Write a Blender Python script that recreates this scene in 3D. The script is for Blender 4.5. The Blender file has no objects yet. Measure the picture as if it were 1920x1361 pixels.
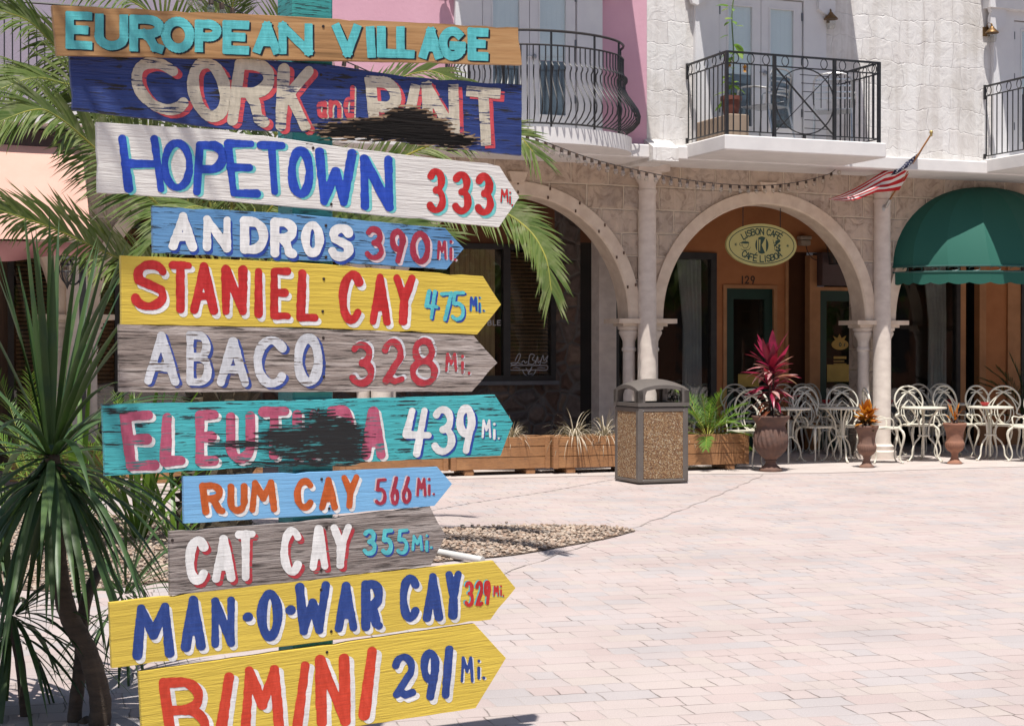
import bpy, math, random
import numpy as np
from mathutils import Vector, Matrix
R = math.radians
random.seed(7); rng = np.random.RandomState(5)
SC = bpy.context.scene
COL = SC.collection

# ------------------------------------------------------------ camera, sky, sun, exposure
F = 3035.0; CX = 960.0; CY = 680.5; EYE = 1.45; PIT = math.atan(25.5 / F)
cam = bpy.data.cameras.new('camera'); camo = bpy.data.objects.new('camera', cam); COL.objects.link(camo)
cam.sensor_width = 36.0; cam.lens = F / 1920 * 36.0; cam.clip_end = 500.0; cam.clip_start = 0.05
camo.location = (0, 0, EYE); camo.rotation_euler = (R(90) - PIT, 0, 0)
SC.camera = camo
SUNV = Vector((-0.03, -0.352, 1.0)).normalized()          # towards the sun
W = bpy.data.worlds.new('World'); SC.world = W; W.use_nodes = True
nt = W.node_tree; sky = nt.nodes.new('ShaderNodeTexSky'); sky.sky_type = 'NISHITA'; sky.sun_disc = False
sky.sun_elevation = math.asin(SUNV.z); sky.sun_rotation = math.atan2(SUNV.x, SUNV.y)
sky.air_density = 1.0; sky.dust_density = 1.2; sky.ozone_density = 1.0
nt.links.new(sky.outputs[0], nt.nodes['Background'].inputs[0]); nt.nodes['Background'].inputs[1].default_value = 0.085
sun = bpy.data.lights.new('sun', 'SUN'); suno = bpy.data.objects.new('sun', sun); COL.objects.link(suno)
sun.energy = 5.0; sun.angle = R(0.5); sun.color = (1.0, 0.955, 0.89)
suno.rotation_euler = SUNV.to_track_quat('Z', 'Y').to_euler()
SC.view_settings.view_transform = 'Standard'; SC.view_settings.look = 'None'
SC.view_settings.gamma = 1.0; SC.view_settings.exposure = 0.36
SC.cycles.max_bounces = 8; SC.cycles.transparent_max_bounces = 12

# ------------------------------------------------------------ frames
FO = Vector((1.668, 20.25, 0)); FA = R(21.4)
FD = Vector((math.cos(FA), math.sin(FA), 0)); FQ = Vector((-math.sin(FA), math.cos(FA), 0))
def L(s, y, z=0.0):
    """facade frame: s along the front, y into the building, z up"""
    return FO + FD * s + FQ * y + Vector((0, 0, z))
def ray(x, y):
    a, b = (x - CX) / F, -(y - CY) / F
    c, s = math.cos(PIT), math.sin(PIT)
    return Vector((a, c + b * s, -s + b * c))
def at(x, y, Y):
    r = ray(x, y); return Vector((0, 0, EYE)) + r * (Y / r.y)
def fac(x, y, yp):
    r = ray(x, y); C = Vector((0, 0, EYE))
    k = (yp - (C - FO).dot(FQ)) / r.dot(FQ); p = C + r * k
    return (p - FO).dot(FD), p.z
def lin(h):
    h = h.lstrip('#'); o = []
    for i in (0, 2, 4):
        c = int(h[i:i + 2], 16) / 255.0
        o.append(c / 12.92 if c <= 0.04045 else ((c + 0.055) / 1.055) ** 2.4)
    return tuple(o)

# ------------------------------------------------------------ objects
def props(o, label=None, cat=None, group=None, kind=None):
    if label: o['label'] = label
    if cat: o['category'] = cat
    if group: o['group'] = group
    if kind: o['kind'] = kind
    return o
def thing(name, label, cat, loc=(0, 0, 0), rz=0.0, group=None):
    o = bpy.data.objects.new(name, None); COL.objects.link(o); o.empty_display_size = 0.1
    o.location = loc; o.rotation_euler = (0, 0, rz)
    return props(o, label, cat, group)
def copy_thing(o, parent=None):
    c = o.copy(); COL.objects.link(c)
    if parent is not None: c.parent = parent
    for ch in list(o.children): copy_thing(ch, c)
    return c

class MB:
    def __init__(s): s.v = []; s.f = []; s.m = []
    def add(s, vs, fs, m=0):
        o = len(s.v); s.v += [tuple(v) for v in vs]
        for f in fs: s.f.append(tuple(i + o for i in f)); s.m.append(m)
    def box(s, x0, x1, y0, y1, z0, z1, m=0, M=None):
        v = [Vector(p) for p in ((x0, y0, z0), (x1, y0, z0), (x1, y1, z0), (x0, y1, z0), (x0, y0, z1), (x1, y0, z1), (x1, y1, z1), (x0, y1, z1))]
        if M is not None: v = [M @ p for p in v]
        s.add(v, [(0, 3, 2, 1), (4, 5, 6, 7), (0, 1, 5, 4), (1, 2, 6, 5), (2, 3, 7, 6), (3, 0, 4, 7)], m)
    def bbox(s, x0, x1, y0, y1, z0, z1, b=0.01, m=0):
        """box with chamfered vertical and horizontal edges"""
        vs = []
        for z, i in ((z0, b), (z0 + b, 0), (z1 - b, 0), (z1, b)):
            for (cx, cy, sx, sy) in ((x0, y0, 1, 1), (x1, y0, -1, 1), (x1, y1, -1, -1), (x0, y1, 1, -1)):
                a = b if i == 0 else b * 1.7
                p = [(cx + sx * i, cy + sy * a), (cx + sx * a, cy + sy * i)]
                if (sx, sy) in ((-1, 1), (1, -1)): p = p[::-1]
                vs += [(q[0], q[1], z) for q in p]
        fs = [tuple(range(7, -1, -1)), tuple(range(24, 32))]
        for k in range(3):
            for j in range(8): fs.append((k * 8 + j, k * 8 + (j + 1) % 8, k * 8 + 8 + (j + 1) % 8, k * 8 + 8 + j))
        # orientation of the ring is fixed by recalculating normals on build
        s.add(vs, fs, m)
    def tube(s, pts, r, n=6, m=0, cap=True, closed=False):
        pts = [Vector(p) for p in pts]; k = len(pts)
        rs = r if isinstance(r, (list, tuple)) else [r] * k
        vs = []; up = None
        for i, p in enumerate(pts):
            a = pts[i - 1] if (i > 0 or closed) else p
            b = pts[(i + 1) % k] if (i < k - 1 or closed) else p
            t = (b - a).normalized()
            if up is None:
                up = t.orthogonal().normalized()
            else:
                up = (up - t * up.dot(t))
                up = up.normalized() if up.length > 1e-6 else t.orthogonal().normalized()
            w = t.cross(up)
            for j in range(n):
                q = 2 * math.pi * j / n
                vs.append(p + (up * math.cos(q) + w * math.sin(q)) * rs[i])
        fs = []
        for i in range(k if closed else k - 1):
            a, b = i * n, ((i + 1) % k) * n
            for j in range(n): fs.append((a + j, a + (j + 1) % n, b + (j + 1) % n, b + j))
        if cap and not closed: fs += [tuple(range(n - 1, -1, -1)), tuple(range((k - 1) * n, k * n))]
        s.add(vs, fs, m)
    def lathe(s, prof, c=(0, 0, 0), n=24, m=0, twist=None, cap=True):
        vs = []; c = Vector(c)
        for (r, z) in prof:
            for j in range(n):
                a = 2 * math.pi * j / n; rr = r
                if twist: rr = twist(r, z, a)
                vs.append(c + Vector((rr * math.cos(a), rr * math.sin(a), z)))
        fs = []
        for i in range(len(prof) - 1):
            for j in range(n): fs.append((i * n + j, i * n + (j + 1) % n, i * n + n + (j + 1) % n, i * n + n + j))
        if cap: fs += [tuple(range(n - 1, -1, -1)), tuple(range((len(prof) - 1) * n, len(prof) * n))]
        s.add(vs, fs, m)
    def prism(s, poly, f0, f1, m=0):
        """poly: 2d list; f0/f1 map a 2d point to the two faces"""
        k = len(poly)
        s.add([f0(*p) for p in poly] + [f1(*p) for p in poly],
              [tuple(range(k)), tuple(range(2 * k - 1, k - 1, -1))] + [(i, i + k, (i + 1) % k + k, (i + 1) % k) for i in range(k)], m)
    def build(s, name, mats, parent=None, smooth=False, loc=None, fix=True, label=None):
        me = bpy.data.meshes.new(name); me.from_pydata([tuple(v) for v in s.v], [], s.f)
        if not isinstance(mats, (list, tuple)): mats = [mats]
        for x in mats: me.materials.append(x)
        me.polygons.foreach_set('material_index', s.m)
        if fix:
            import bmesh
            b = bmesh.new(); b.from_mesh(me); bmesh.ops.recalc_face_normals(b, faces=b.faces); b.to_mesh(me); b.free()
        if smooth:
            me.polygons.foreach_set('use_smooth', [True] * len(me.polygons))
            if smooth != 'all':
                me.set_sharp_from_angle(angle=R(smooth if not isinstance(smooth, bool) else 40))
        me.update()
        o = bpy.data.objects.new(name, me); COL.objects.link(o)
        if parent is not None: o.parent = parent
        if loc is not None: o.location = loc
        if label: o['label'] = label
        return o
def spline(pts, n=8):
    P = [Vector(p) for p in pts]; out = []
    P = [P[0] * 2 - P[1]] + P + [P[-1] * 2 - P[-2]]
    for i in range(1, len(P) - 2):
        a, b, c, d = P[i - 1:i + 3]
        for k in range(n):
            t = k / n
            out.append(0.5 * ((2 * b) + (c - a) * t + (2 * a - 5 * b + 4 * c - d) * t * t + (3 * b - a - 3 * c + d) * t ** 3))
    out.append(P[-2]); return out

# ------------------------------------------------------------ materials
MATS = {}
class NT:
    def __init__(s, name):
        s.mat = bpy.data.materials.new(name); s.mat.use_nodes = True
        s.t = s.mat.node_tree; s.b = s.t.nodes['Principled BSDF']; s.out = s.t.nodes['Material Output']
    def n(s, kind, **kw):
        x = s.t.nodes.new('ShaderNode' + kind)
        for k, v in kw.items(): setattr(x, k, v)
        return x
    def l(s, a, b): s.t.links.new(a, b)
    def val(s, x, sock):
        if isinstance(x, (int, float)): sock.default_value = x
        elif isinstance(x, (tuple, list)): sock.default_value = tuple(x) + ((1,) if len(x) == 3 and sock.type == 'RGBA' else ())
        else: s.l(x, sock)
    def math(s, op, a, b=0.0, c=0.0):
        x = s.n('Math', operation=op); s.val(a, x.inputs[0]); s.val(b, x.inputs[1]); s.val(c, x.inputs[2]); return x.outputs[0]
    def mix(s, f, a, b, mode='MIX'):
        x = s.n('Mix', data_type='RGBA', blend_type=mode); s.val(f, x.inputs[0]); s.val(a, x.inputs[6]); s.val(b, x.inputs[7]); return x.outputs[2]
    def coord(s, kind='Object', scale=(1, 1, 1), rot=(0, 0, 0)):
        c = s.n('TexCoord'); m = s.n('Mapping'); m.inputs['Location'].default_value = getattr(s, 'off', (0, 0, 0)); m.inputs['Scale'].default_value = scale; m.inputs['Rotation'].default_value = rot
        s.l(c.outputs[kind], m.inputs[0]); return m.outputs[0]
    def noise(s, vec, scale=5, detail=4, rough=0.55, dist=0.0):
        x = s.n('TexNoise'); s.l(vec, x.inputs['Vector']); x.inputs['Scale'].default_value = scale
        x.inputs['Detail'].default_value = detail; x.inputs['Roughness'].default_value = rough; x.inputs['Distortion'].default_value = dist
        return x.outputs[0]
    def ramp(s, f, stops, interp='LINEAR'):
        x = s.n('ValToRGB'); s.l(f, x.inputs[0]); cr = x.color_ramp; cr.interpolation = interp
        while len(cr.elements) < len(stops): cr.elements.new(0.5)
        for e, (p, c) in zip(cr.elements, stops):
            e.position = p; e.color = (tuple(c) if not isinstance(c, (int, float)) else (c, c, c)) + (1,)
        return x.outputs[0]
    def bump(s, h, strength=0.3, dist=0.01):
        x = s.n('Bump'); x.inputs['Strength'].default_value = strength; x.inputs['Distance'].default_value = dist
        s.l(h, x.inputs['Height']); s.l(x.outputs[0], s.b.inputs['Normal']); return x
    def base(s, c): s.val(c, s.b.inputs['Base Color'])
    def rough(s, r): s.val(r, s.b.inputs['Roughness'])

def sc(c, k): return tuple(min(1, x * k) for x in c)
def plain(name, col, rough=0.6, col2=None, scale=6.0, bump=0.15, bd=0.004, metal=0.0, stretch=(1, 1, 1), fine=60.0, spec=0.5):
    if name in MATS: return MATS[name]
    N = NT(name); v = N.coord('Object', stretch)
    a = N.noise(v, scale, 5); f = N.noise(v, fine, 3)
    N.base(N.mix(N.ramp(a, [(0.35, 0.0), (0.65, 1.0)]), col, col2 or sc(col, 0.82)))
    N.val(N.math('MULTIPLY_ADD', f, 0.25, rough - 0.12), N.b.inputs['Roughness'])
    N.b.inputs['Metallic'].default_value = metal; N.b.inputs['Specular IOR Level'].default_value = spec
    if bump: N.bump(N.math('ADD', a, N.math('MULTIPLY', f, 0.6)), bump, bd)
    MATS[name] = N.mat; return N.mat
def leafmat(name, c1, c2, c3=None, trans=0.35, rough=0.42):
    if name in MATS: return MATS[name]
    N = NT(name); v = N.coord('Object'); a = N.noise(v, 9, 3)
    g = N.n('NewGeometry')
    c = N.mix(g.outputs['Random Per Island'], c1, c2)
    if c3: c = N.mix(N.ramp(a, [(0.5, 0.0), (0.75, 1.0)]), c, c3)
    N.base(c); N.b.inputs['Roughness'].default_value = rough
    t = N.n('BsdfTranslucent'); N.l(N.mix(1.0, c, (0.9, 1.0, 0.45), 'MULTIPLY'), t.inputs[0])
    mx = N.n('MixShader'); mx.inputs[0].default_value = trans
    N.l(N.b.outputs[0], mx.inputs[1]); N.l(t.outputs[0], mx.inputs[2]); N.l(mx.outputs[0], N.out.inputs[0])
    MATS[name] = N.mat; return N.mat
def glassmat(name, tint=(0.8, 0.85, 0.85), k=1.0):
    if name in MATS: return MATS[name]
    N = NT(name); tr = N.n('BsdfTransparent'); tr.inputs[0].default_value = tuple(tint) + (1,)
    gl = N.n('BsdfGlossy'); gl.inputs['Roughness'].default_value = 0.02
    fr = N.n('LayerWeight'); fr.inputs[0].default_value = 0.5
    v = N.coord('Object'); bp = N.n('Bump'); bp.inputs['Strength'].default_value = 0.08; bp.inputs['Distance'].default_value = 0.02
    N.l(N.noise(v, 2.0, 2), bp.inputs['Height']); N.l(bp.outputs[0], gl.inputs['Normal'])
    mx = N.n('MixShader'); N.l(N.math('MULTIPLY', N.math('MULTIPLY_ADD', N.math('POWER', fr.outputs['Facing'], 5.0), 0.9, 0.05), k), mx.inputs[0])
    N.l(tr.outputs[0], mx.inputs[1]); N.l(gl.outputs[0], mx.inputs[2]); N.l(mx.outputs[0], N.out.inputs[0])
    MATS[name] = N.mat; return N.mat
def ashlar(name, w, h, tones, mortar, mw, jitter=0.03, bump=0.6, bd=0.02, stain=None, mott=0.8, broken=0.0):
    """coursed stone blocks on the (x, z) plane of the object"""
    N = NT(name); tc = N.n('TexCoord'); sp = N.n('SeparateXYZ'); N.l(tc.outputs['Object'], sp.inputs[0])
    nz = N.n('TexNoise'); nz.inputs['Scale'].default_value = 1.6; N.l(tc.outputs['Object'], nz.inputs['Vector'])
    sc_ = N.n('SeparateColor'); N.l(nz.outputs[1], sc_.inputs[0])
    nz2 = N.n('TexNoise'); nz2.inputs['Scale'].default_value = 9; N.l(tc.outputs['Object'], nz2.inputs['Vector'])
    wob = N.math('MULTIPLY_ADD', N.math('SUBTRACT', nz2.outputs[0], 0.5), jitter, N.math('MULTIPLY', N.math('SUBTRACT', sc_.outputs[0], 0.5), jitter * 2.5))
    zz = N.math('ADD', sp.outputs[2], wob)
    xx = N.math('ADD', sp.outputs[0], N.math('MULTIPLY', N.math('SUBTRACT', sc_.outputs[1], 0.5), jitter * 3))
    r = N.math('DIVIDE', zz, h); row = N.math('FLOOR', r)
    wn0 = N.n('TexWhiteNoise', noise_dimensions='1D'); N.l(row, wn0.inputs['W'])
    xo = N.math('ADD', N.math('DIVIDE', xx, w), N.math('ADD', N.math('MULTIPLY', row, 0.5), N.math('MULTIPLY', wn0.outputs[0], 0.3)))
    cl = N.math('FLOOR', xo)
    fr = N.math('FRACT', r); fc = N.math('FRACT', xo)
    def edge(f, size): return N.math('MULTIPLY', N.math('SUBTRACT', 0.5, N.math('ABSOLUTE', N.math('SUBTRACT', f, 0.5))), size)
    dmin = N.math('MINIMUM', edge(fr, h), edge(fc, w))
    cv = N.n('CombineXYZ'); N.l(cl, cv.inputs[0]); N.l(row, cv.inputs[1])
    wn = N.n('TexWhiteNoise', noise_dimensions='2D'); N.l(cv.outputs[0], wn.inputs['Vector'])
    tone = N.ramp(wn.outputs[0], [(i / max(1, len(tones) - 1), t) for i, t in enumerate(tones)])
    nb = N.n('TexNoise'); nb.inputs['Scale'].default_value = 5; nb.inputs['Distortion'].default_value = 1.6; nb.inputs['Detail'].default_value = 7; nb.inputs['Roughness'].default_value = 0.65
    N.l(tc.outputs['Object'], nb.inputs['Vector'])
    tone = N.mix(mott, tone, N.ramp(nb.outputs[0], [(0.28, (0.50, 0.46, 0.44)), (0.5, (1, 1, 1)), (0.72, (1.12, 1.1, 1.06))]), 'MULTIPLY')
    if stain:
        ns = N.n('TexNoise'); ns.inputs['Scale'].default_value = 2.2; ns.inputs['Detail'].default_value = 6; N.l(tc.outputs['Object'], ns.inputs['Vector'])
        tone = N.mix(N.ramp(ns.outputs[0], [(0.52, 0.0), (0.72, 0.75)]), tone, stain)
    cs_ = N.n('Mapping'); cs_.inputs['Scale'].default_value = (5.0, 5.0, 0.35); N.l(tc.outputs['Object'], cs_.inputs[0])
    tone = N.mix(0.55, tone, N.ramp(N.noise(cs_.outputs[0], 1.0, 5, 0.65), [(0.36, (0.74, 0.71, 0.68)), (0.52, (1, 1, 1))]), 'MULTIPLY')
    mask = N.ramp(dmin, [(mw * 0.6, 1.0), (mw * 1.3, 0.0)])
    if broken:
        nk = N.n('TexNoise'); nk.inputs['Scale'].default_value = 3.0; nk.inputs['Detail'].default_value = 3; N.l(tc.outputs['Object'], nk.inputs['Vector'])
        mask = N.math('MULTIPLY', mask, N.ramp(nk.outputs[0], [(0.40, 1.0 - broken), (0.56, 1.0)]))
    c = N.mix(mask, tone, mortar)
    N.base(c); N.b.inputs['Roughness'].default_value = 0.9; N.b.inputs['Specular IOR Level'].default_value = 0.2
    hgt = N.math('ADD', N.math('MULTIPLY', N.ramp(dmin, [(0.0, 0.0), (mw * 2.2, 1.0)]), 0.8), N.math('MULTIPLY', nb.outputs[0], 1.3))
    N.bump(hgt, bump, bd); MATS[name] = N.mat; return N.mat
# ------------------------------------------------------------ surfaces of the place
def pavermat():
    N = NT('pavers'); v = N.coord('Object', (1, 1, 1), (0, 0, R(-14))); sp = N.n('SeparateXYZ')
    nz = N.n('TexNoise'); nz.inputs['Scale'].default_value = 7.0; nz.inputs['Detail'].default_value = 2; N.l(v, nz.inputs['Vector'])
    va = N.n('VectorMath', operation='SCALE'); N.l(nz.outputs[1], va.inputs[0]); va.inputs['Scale'].default_value = 0.028
    vb = N.n('VectorMath', operation='ADD'); N.l(v, vb.inputs[0]); N.l(va.outputs[0], vb.inputs[1]); N.l(vb.outputs[0], sp.inputs[0])
    w, h = 0.235, 0.16
    r = N.math('DIVIDE', sp.outputs[1], h); row = N.math('FLOOR', r)
    wn0 = N.n('TexWhiteNoise', noise_dimensions='1D'); N.l(row, wn0.inputs['W'])
    xo = N.math('ADD', N.math('DIVIDE', sp.outputs[0], w), N.math('MULTIPLY', wn0.outputs[0], 3.0)); cl = N.math('FLOOR', xo)
    fr, fc = N.math('FRACT', r), N.math('FRACT', xo)
    cv0 = N.n('CombineXYZ'); N.l(cl, cv0.inputs[0]); N.l(row, cv0.inputs[1]); cv0.inputs[2].default_value = 3.0
    wq = N.n('TexWhiteNoise', noise_dimensions='3D'); N.l(cv0.outputs[0], wq.inputs['Vector'])
    split = N.math('GREATER_THAN', wq.outputs[0], 0.62)                       # some units are two small square pavers
    half = N.math('FLOOR', N.math('MULTIPLY', fc, 2.0))
    fc2 = N.math('FRACT', N.math('MULTIPLY', fc, 2.0))
    def edge(f, s): return N.math('MULTIPLY', N.math('SUBTRACT', 0.5, N.math('ABSOLUTE', N.math('SUBTRACT', f, 0.5))), s)
    ec = N.n('Mix', data_type='FLOAT'); N.l(split, ec.inputs[0]); N.l(edge(fc, w), ec.inputs[2]); N.l(edge(fc2, w / 2), ec.inputs[3])
    dmin = N.math('MINIMUM', edge(fr, h), ec.outputs[0])
    cv = N.n('CombineXYZ'); N.l(N.math('ADD', cl, N.math('MULTIPLY', N.math('MULTIPLY', half, split), 0.37)), cv.inputs[0]); N.l(row, cv.inputs[1])
    wn = N.n('TexWhiteNoise', noise_dimensions='3D'); N.l(cv.outputs[0], wn.inputs['Vector'])
    tone = N.ramp(wn.outputs[0], [(0.0, (0.43, 0.345, 0.325)), (0.2, (0.455, 0.38, 0.355)), (0.42, (0.46, 0.40, 0.38)), (0.58, (0.46, 0.41, 0.365)), (0.70, (0.445, 0.39, 0.375)), (0.84, (0.375, 0.37, 0.375)), (1.0, (0.42, 0.40, 0.395))])
    nb = N.n('TexNoise'); nb.inputs['Scale'].default_value = 1.1; nb.inputs['Detail'].default_value = 6; N.l(v, nb.inputs['Vector'])
    nf = N.n('TexNoise'); nf.inputs['Scale'].default_value = 170; nf.inputs['Detail'].default_value = 3; N.l(v, nf.inputs['Vector'])
    tone = N.mix(1.0, N.mix(0.46, tone, (0.45, 0.395, 0.372)), (0.97, 0.95, 0.96), 'MULTIPLY')
    tone = N.mix(0.55, tone, N.ramp(nb.outputs[0], [(0.3, (0.80, 0.79, 0.79)), (0.55, (1, 1, 1)), (0.7, (1.06, 1.05, 1.05))]), 'MULTIPLY')
    tone = N.mix(0.6, tone, N.ramp(nf.outputs[0], [(0.32, (0.80, 0.79, 0.79)), (0.68, (1.12, 1.12, 1.12))]), 'MULTIPLY')
    # joints: mostly filled with pale sand, dark only in places
    nj = N.n('TexNoise'); nj.inputs['Scale'].default_value = 3.3; nj.inputs['Detail'].default_value = 5; N.l(v, nj.inputs['Vector'])
    jc = N.mix(N.ramp(nj.outputs[0], [(0.45, 0.0), (0.62, 1.0)]), (0.34, 0.30, 0.28), (0.10, 0.08, 0.07))
    wdt = N.math('MULTIPLY_ADD', nj.outputs[0], 0.014, -0.0018)
    mk = N.n('MapRange'); mk.interpolation_type = 'SMOOTHSTEP'; N.l(dmin, mk.inputs[0]); mk.inputs[1].default_value = 0.0; N.l(wdt, mk.inputs[2]); mk.inputs[3].default_value = 0.9; mk.inputs[4].default_value = 0.0
    N.base(N.mix(mk.outputs[0], tone, jc)); N.b.inputs['Roughness'].default_value = 0.9; N.b.inputs['Specular IOR Level'].default_value = 0.15
    hg = N.math('ADD', N.ramp(dmin, [(0.0, 0.0), (0.012, 1.0)]), N.math('MULTIPLY', nf.outputs[0], 0.35))
    N.bump(hg, 0.35, 0.006); MATS['pavers'] = N.mat; return N.mat
M_pav = pavermat()
M_conc = plain('concrete_band', (0.49, 0.435, 0.405), 0.9, (0.43, 0.37, 0.345), 3, 0.2, 0.003)
M_dirt = plain('bed_soil', (0.16, 0.115, 0.085), 0.95, (0.09, 0.065, 0.05), 14, 0.6, 0.02)
def pebblemat(name, stops, rough=0.8):
    N = NT(name); g = N.n('NewGeometry'); v = N.coord('Object')
    N.base(N.mix(0.5, N.ramp(g.outputs['Random Per Island'], stops), N.ramp(N.noise(v, 60, 3), [(0.3, (0.7, 0.7, 0.7)), (0.7, (1, 1, 1))]), 'MULTIPLY'))
    N.b.inputs['Roughness'].default_value = rough; MATS[name] = N.mat; return N.mat
M_peb = pebblemat('river_pebbles', [(0, (0.26, 0.17, 0.12)), (0.25, (0.40, 0.29, 0.215)), (0.5, (0.52, 0.43, 0.345)), (0.75, (0.23, 0.185, 0.16)), (1, (0.44, 0.315, 0.23))])

g = MB(); g.add([(-60, -30, 0), (80, -30, 0), (80, 90, 0), (-60, 90, 0)], [(0, 1, 2, 3)])
g.build('ground', M_pav, fix=False)['kind'] = 'structure'
# pale concrete band along the front of the arcade
b = MB()
P = [L(-12, -0.62, .004), L(-3, -1.15, .004), (0.9, 18.55, .004), L(-0.1, -1.55, .004), L(1.4, -1.95, .004), L(3.6, -1.9, .004), L(12, -2.3, .004), L(12, 6, .004), L(-12, 6, .004)]
b.add(P, [tuple(range(len(P)))]); b.build('pavement_band', M_conc, fix=True)['kind'] = 'structure'
# joint line between the two laying directions
s_ = MB(); a_, c_ = Vector((-0.16, 10.2, .004)), Vector((2.92, 18.75, .004))
pts = []
for i in range(40):
    t = i / 39; p = a_.lerp(c_, t); p.x += 0.02 * math.sin(i * 1.9) + 0.10 * math.sin(t * 3.1); pts.append(p)
for i in range(39):
    w_ = 0.006 + 0.003 * math.sin(i * 3.7)
    s_.add([pts[i] + Vector((-w_, 0, 0)), pts[i] + Vector((w_, 0, 0)), pts[i + 1] + Vector((w_, 0, 0)), pts[i + 1] + Vector((-w_, 0, 0))], [(0, 1, 2, 3)])
s_.build('paving_joint', plain('joint_dark', (0.27, 0.225, 0.205), 0.95, (0.37, 0.32, 0.30), 20), fix=False)['kind'] = 'structure'

# ------------------------------------------------------------ building materials
M_upst = ashlar('pale_stone', 0.46, 0.285, [(0.70, 0.68, 0.66), (0.72, 0.70, 0.685), (0.705, 0.685, 0.665), (0.735, 0.72, 0.70), (0.685, 0.66, 0.64)], (0.56, 0.535, 0.52), 0.0028, 0.095, 0.42, 0.02, (0.56, 0.53, 0.49), 0.28, 0.8)
M_lowst = ashlar('taupe_stone', 0.50, 0.29, [(0.45, 0.355, 0.275), (0.54, 0.43, 0.34), (0.49, 0.41, 0.345), (0.57, 0.46, 0.365), (0.47, 0.39, 0.325)], (0.72, 0.61, 0.48), 0.008, 0.012, 0.9, 0.025, (0.27, 0.225, 0.20), 1.0)
M_ring = plain('coral_trim', (0.68, 0.565, 0.45), 0.85, (0.57, 0.455, 0.355), 7, 0.25, 0.004)
M_colm = plain('coral_column', (0.68, 0.605, 0.54), 0.85, (0.58, 0.505, 0.45), 7, 0.3, 0.003, stretch=(1, 1, 1.6), fine=45)
M_white = plain('white_stucco', (0.70, 0.68, 0.665), 0.85, (0.64, 0.62, 0.61), 4, 0.15, 0.003)
M_wpaint = plain('white_paint', (0.70, 0.69, 0.69), 0.5, (0.66, 0.65, 0.66), 5, 0.04)
M_pink = plain('pink_stucco', (0.66, 0.375, 0.455), 0.85, (0.61, 0.335, 0.415), 1.6, 0.5, 0.006, fine=22)
M_lav = plain('lavender_stucco', (0.36, 0.31, 0.38), 0.85, (0.31, 0.27, 0.33), 2, 0.3, 0.006)
M_iron = plain('black_iron', (0.012, 0.012, 0.014), 0.42, (0.022, 0.021, 0.022), 12, 0.1)
M_blind = plain('pale_blind', (0.74, 0.77, 0.77), 0.6, (0.70, 0.74, 0.75), 3, 0.0)
M_glass = glassmat('window_glass', (0.96, 0.98, 0.98), 1.2)
M_shopglass = glassmat('shop_glass', (0.88, 0.90, 0.88), 1.3)
M_oran = plain('ochre_wall', (0.46, 0.19, 0.07), 0.8, (0.39, 0.15, 0.054), 3, 0.2)
M_jamb = plain('tan_jamb', (0.47, 0.23, 0.10), 0.7, (0.38, 0.18, 0.075), 5, 0.15)
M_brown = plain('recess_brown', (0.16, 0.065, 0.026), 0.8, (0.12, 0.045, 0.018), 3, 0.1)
M_gdoor = plain('green_paint', (0.005, 0.038, 0.024), 0.45, (0.004, 0.03, 0.019), 6, 0.1)
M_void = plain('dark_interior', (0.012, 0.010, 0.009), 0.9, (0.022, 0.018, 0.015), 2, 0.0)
M_blackfr = plain('dark_frame', (0.016, 0.015, 0.015), 0.5, (0.028, 0.025, 0.024), 8, 0.1)
M_curtain = plain('sheer_curtain', (0.50, 0.50, 0.51), 0.9, (0.36, 0.36, 0.38), 3, 0.1)
M_slat = plain('brown_blind', (0.34, 0.20, 0.105), 0.6, (0.25, 0.145, 0.08), 10, 0.1, stretch=(6, 1, 1))
M_ceil = plain('arcade_ceiling', (0.42, 0.30, 0.21), 0.9, (0.36, 0.25, 0.18), 2, 0.1)
def cobble():
    N = NT('fieldstone'); v = N.coord('Object'); nz = N.n('TexNoise'); nz.inputs['Scale'].default_value = 3; N.l(v, nz.inputs['Vector'])
    va = N.n('VectorMath', operation='MULTIPLY_ADD'); N.l(nz.outputs[1], va.inputs[0]); va.inputs[1].default_value = (.12, .12, .12); N.l(v, va.inputs[2])
    e = N.n('TexVoronoi', feature='DISTANCE_TO_EDGE'); f = N.n('TexVoronoi', feature='F1')
    for q in (e, f): q.inputs['Scale'].default_value = 4.4; N.l(va.outputs[0], q.inputs['Vector'])
    tone = N.ramp(f.outputs['Color'], [(0.1, (0.10, 0.055, 0.040)), (0.4, (0.17, 0.105, 0.075)), (0.6, (0.12, 0.095, 0.085)), (0.9, (0.215, 0.145, 0.105))])
    tone = N.mix(0.7, tone, N.ramp(N.noise(v, 14, 6), [(0.3, (0.55, 0.55, 0.55)), (0.7, (1.2, 1.2, 1.2))]), 'MULTIPLY')
    N.base(N.mix(N.ramp(e.outputs[0], [(0.03, 1.0), (0.10, 0.0)]), tone, (0.135, 0.12, 0.11))); N.b.inputs['Roughness'].default_value = 0.85
    N.bump(N.ramp(e.outputs[0], [(0.0, 0.0), (0.22, 1.0)]), 0.9, 0.05); return N.mat
M_cob = cobble()

# ------------------------------------------------------------ arcade buildings (x = along the front, y = into the building)
BAY = 3.457; RI, RO = 1.487, 1.650; SPR = 1.83; WTOP = 3.74; WT = 0.28
def building(name, label, cat):
    o = thing(name, label, cat, FO, FA); return o
B_stone = building('stone_building', 'cream and taupe stone building with white balconies over round arches', 'building')
B_pink = building('pink_building', 'pink stucco building with white doors above a stone arcade', 'building')
B_lav = building('lavender_building', 'lavender stucco building half hidden behind the palm fronds', 'building')

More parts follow.
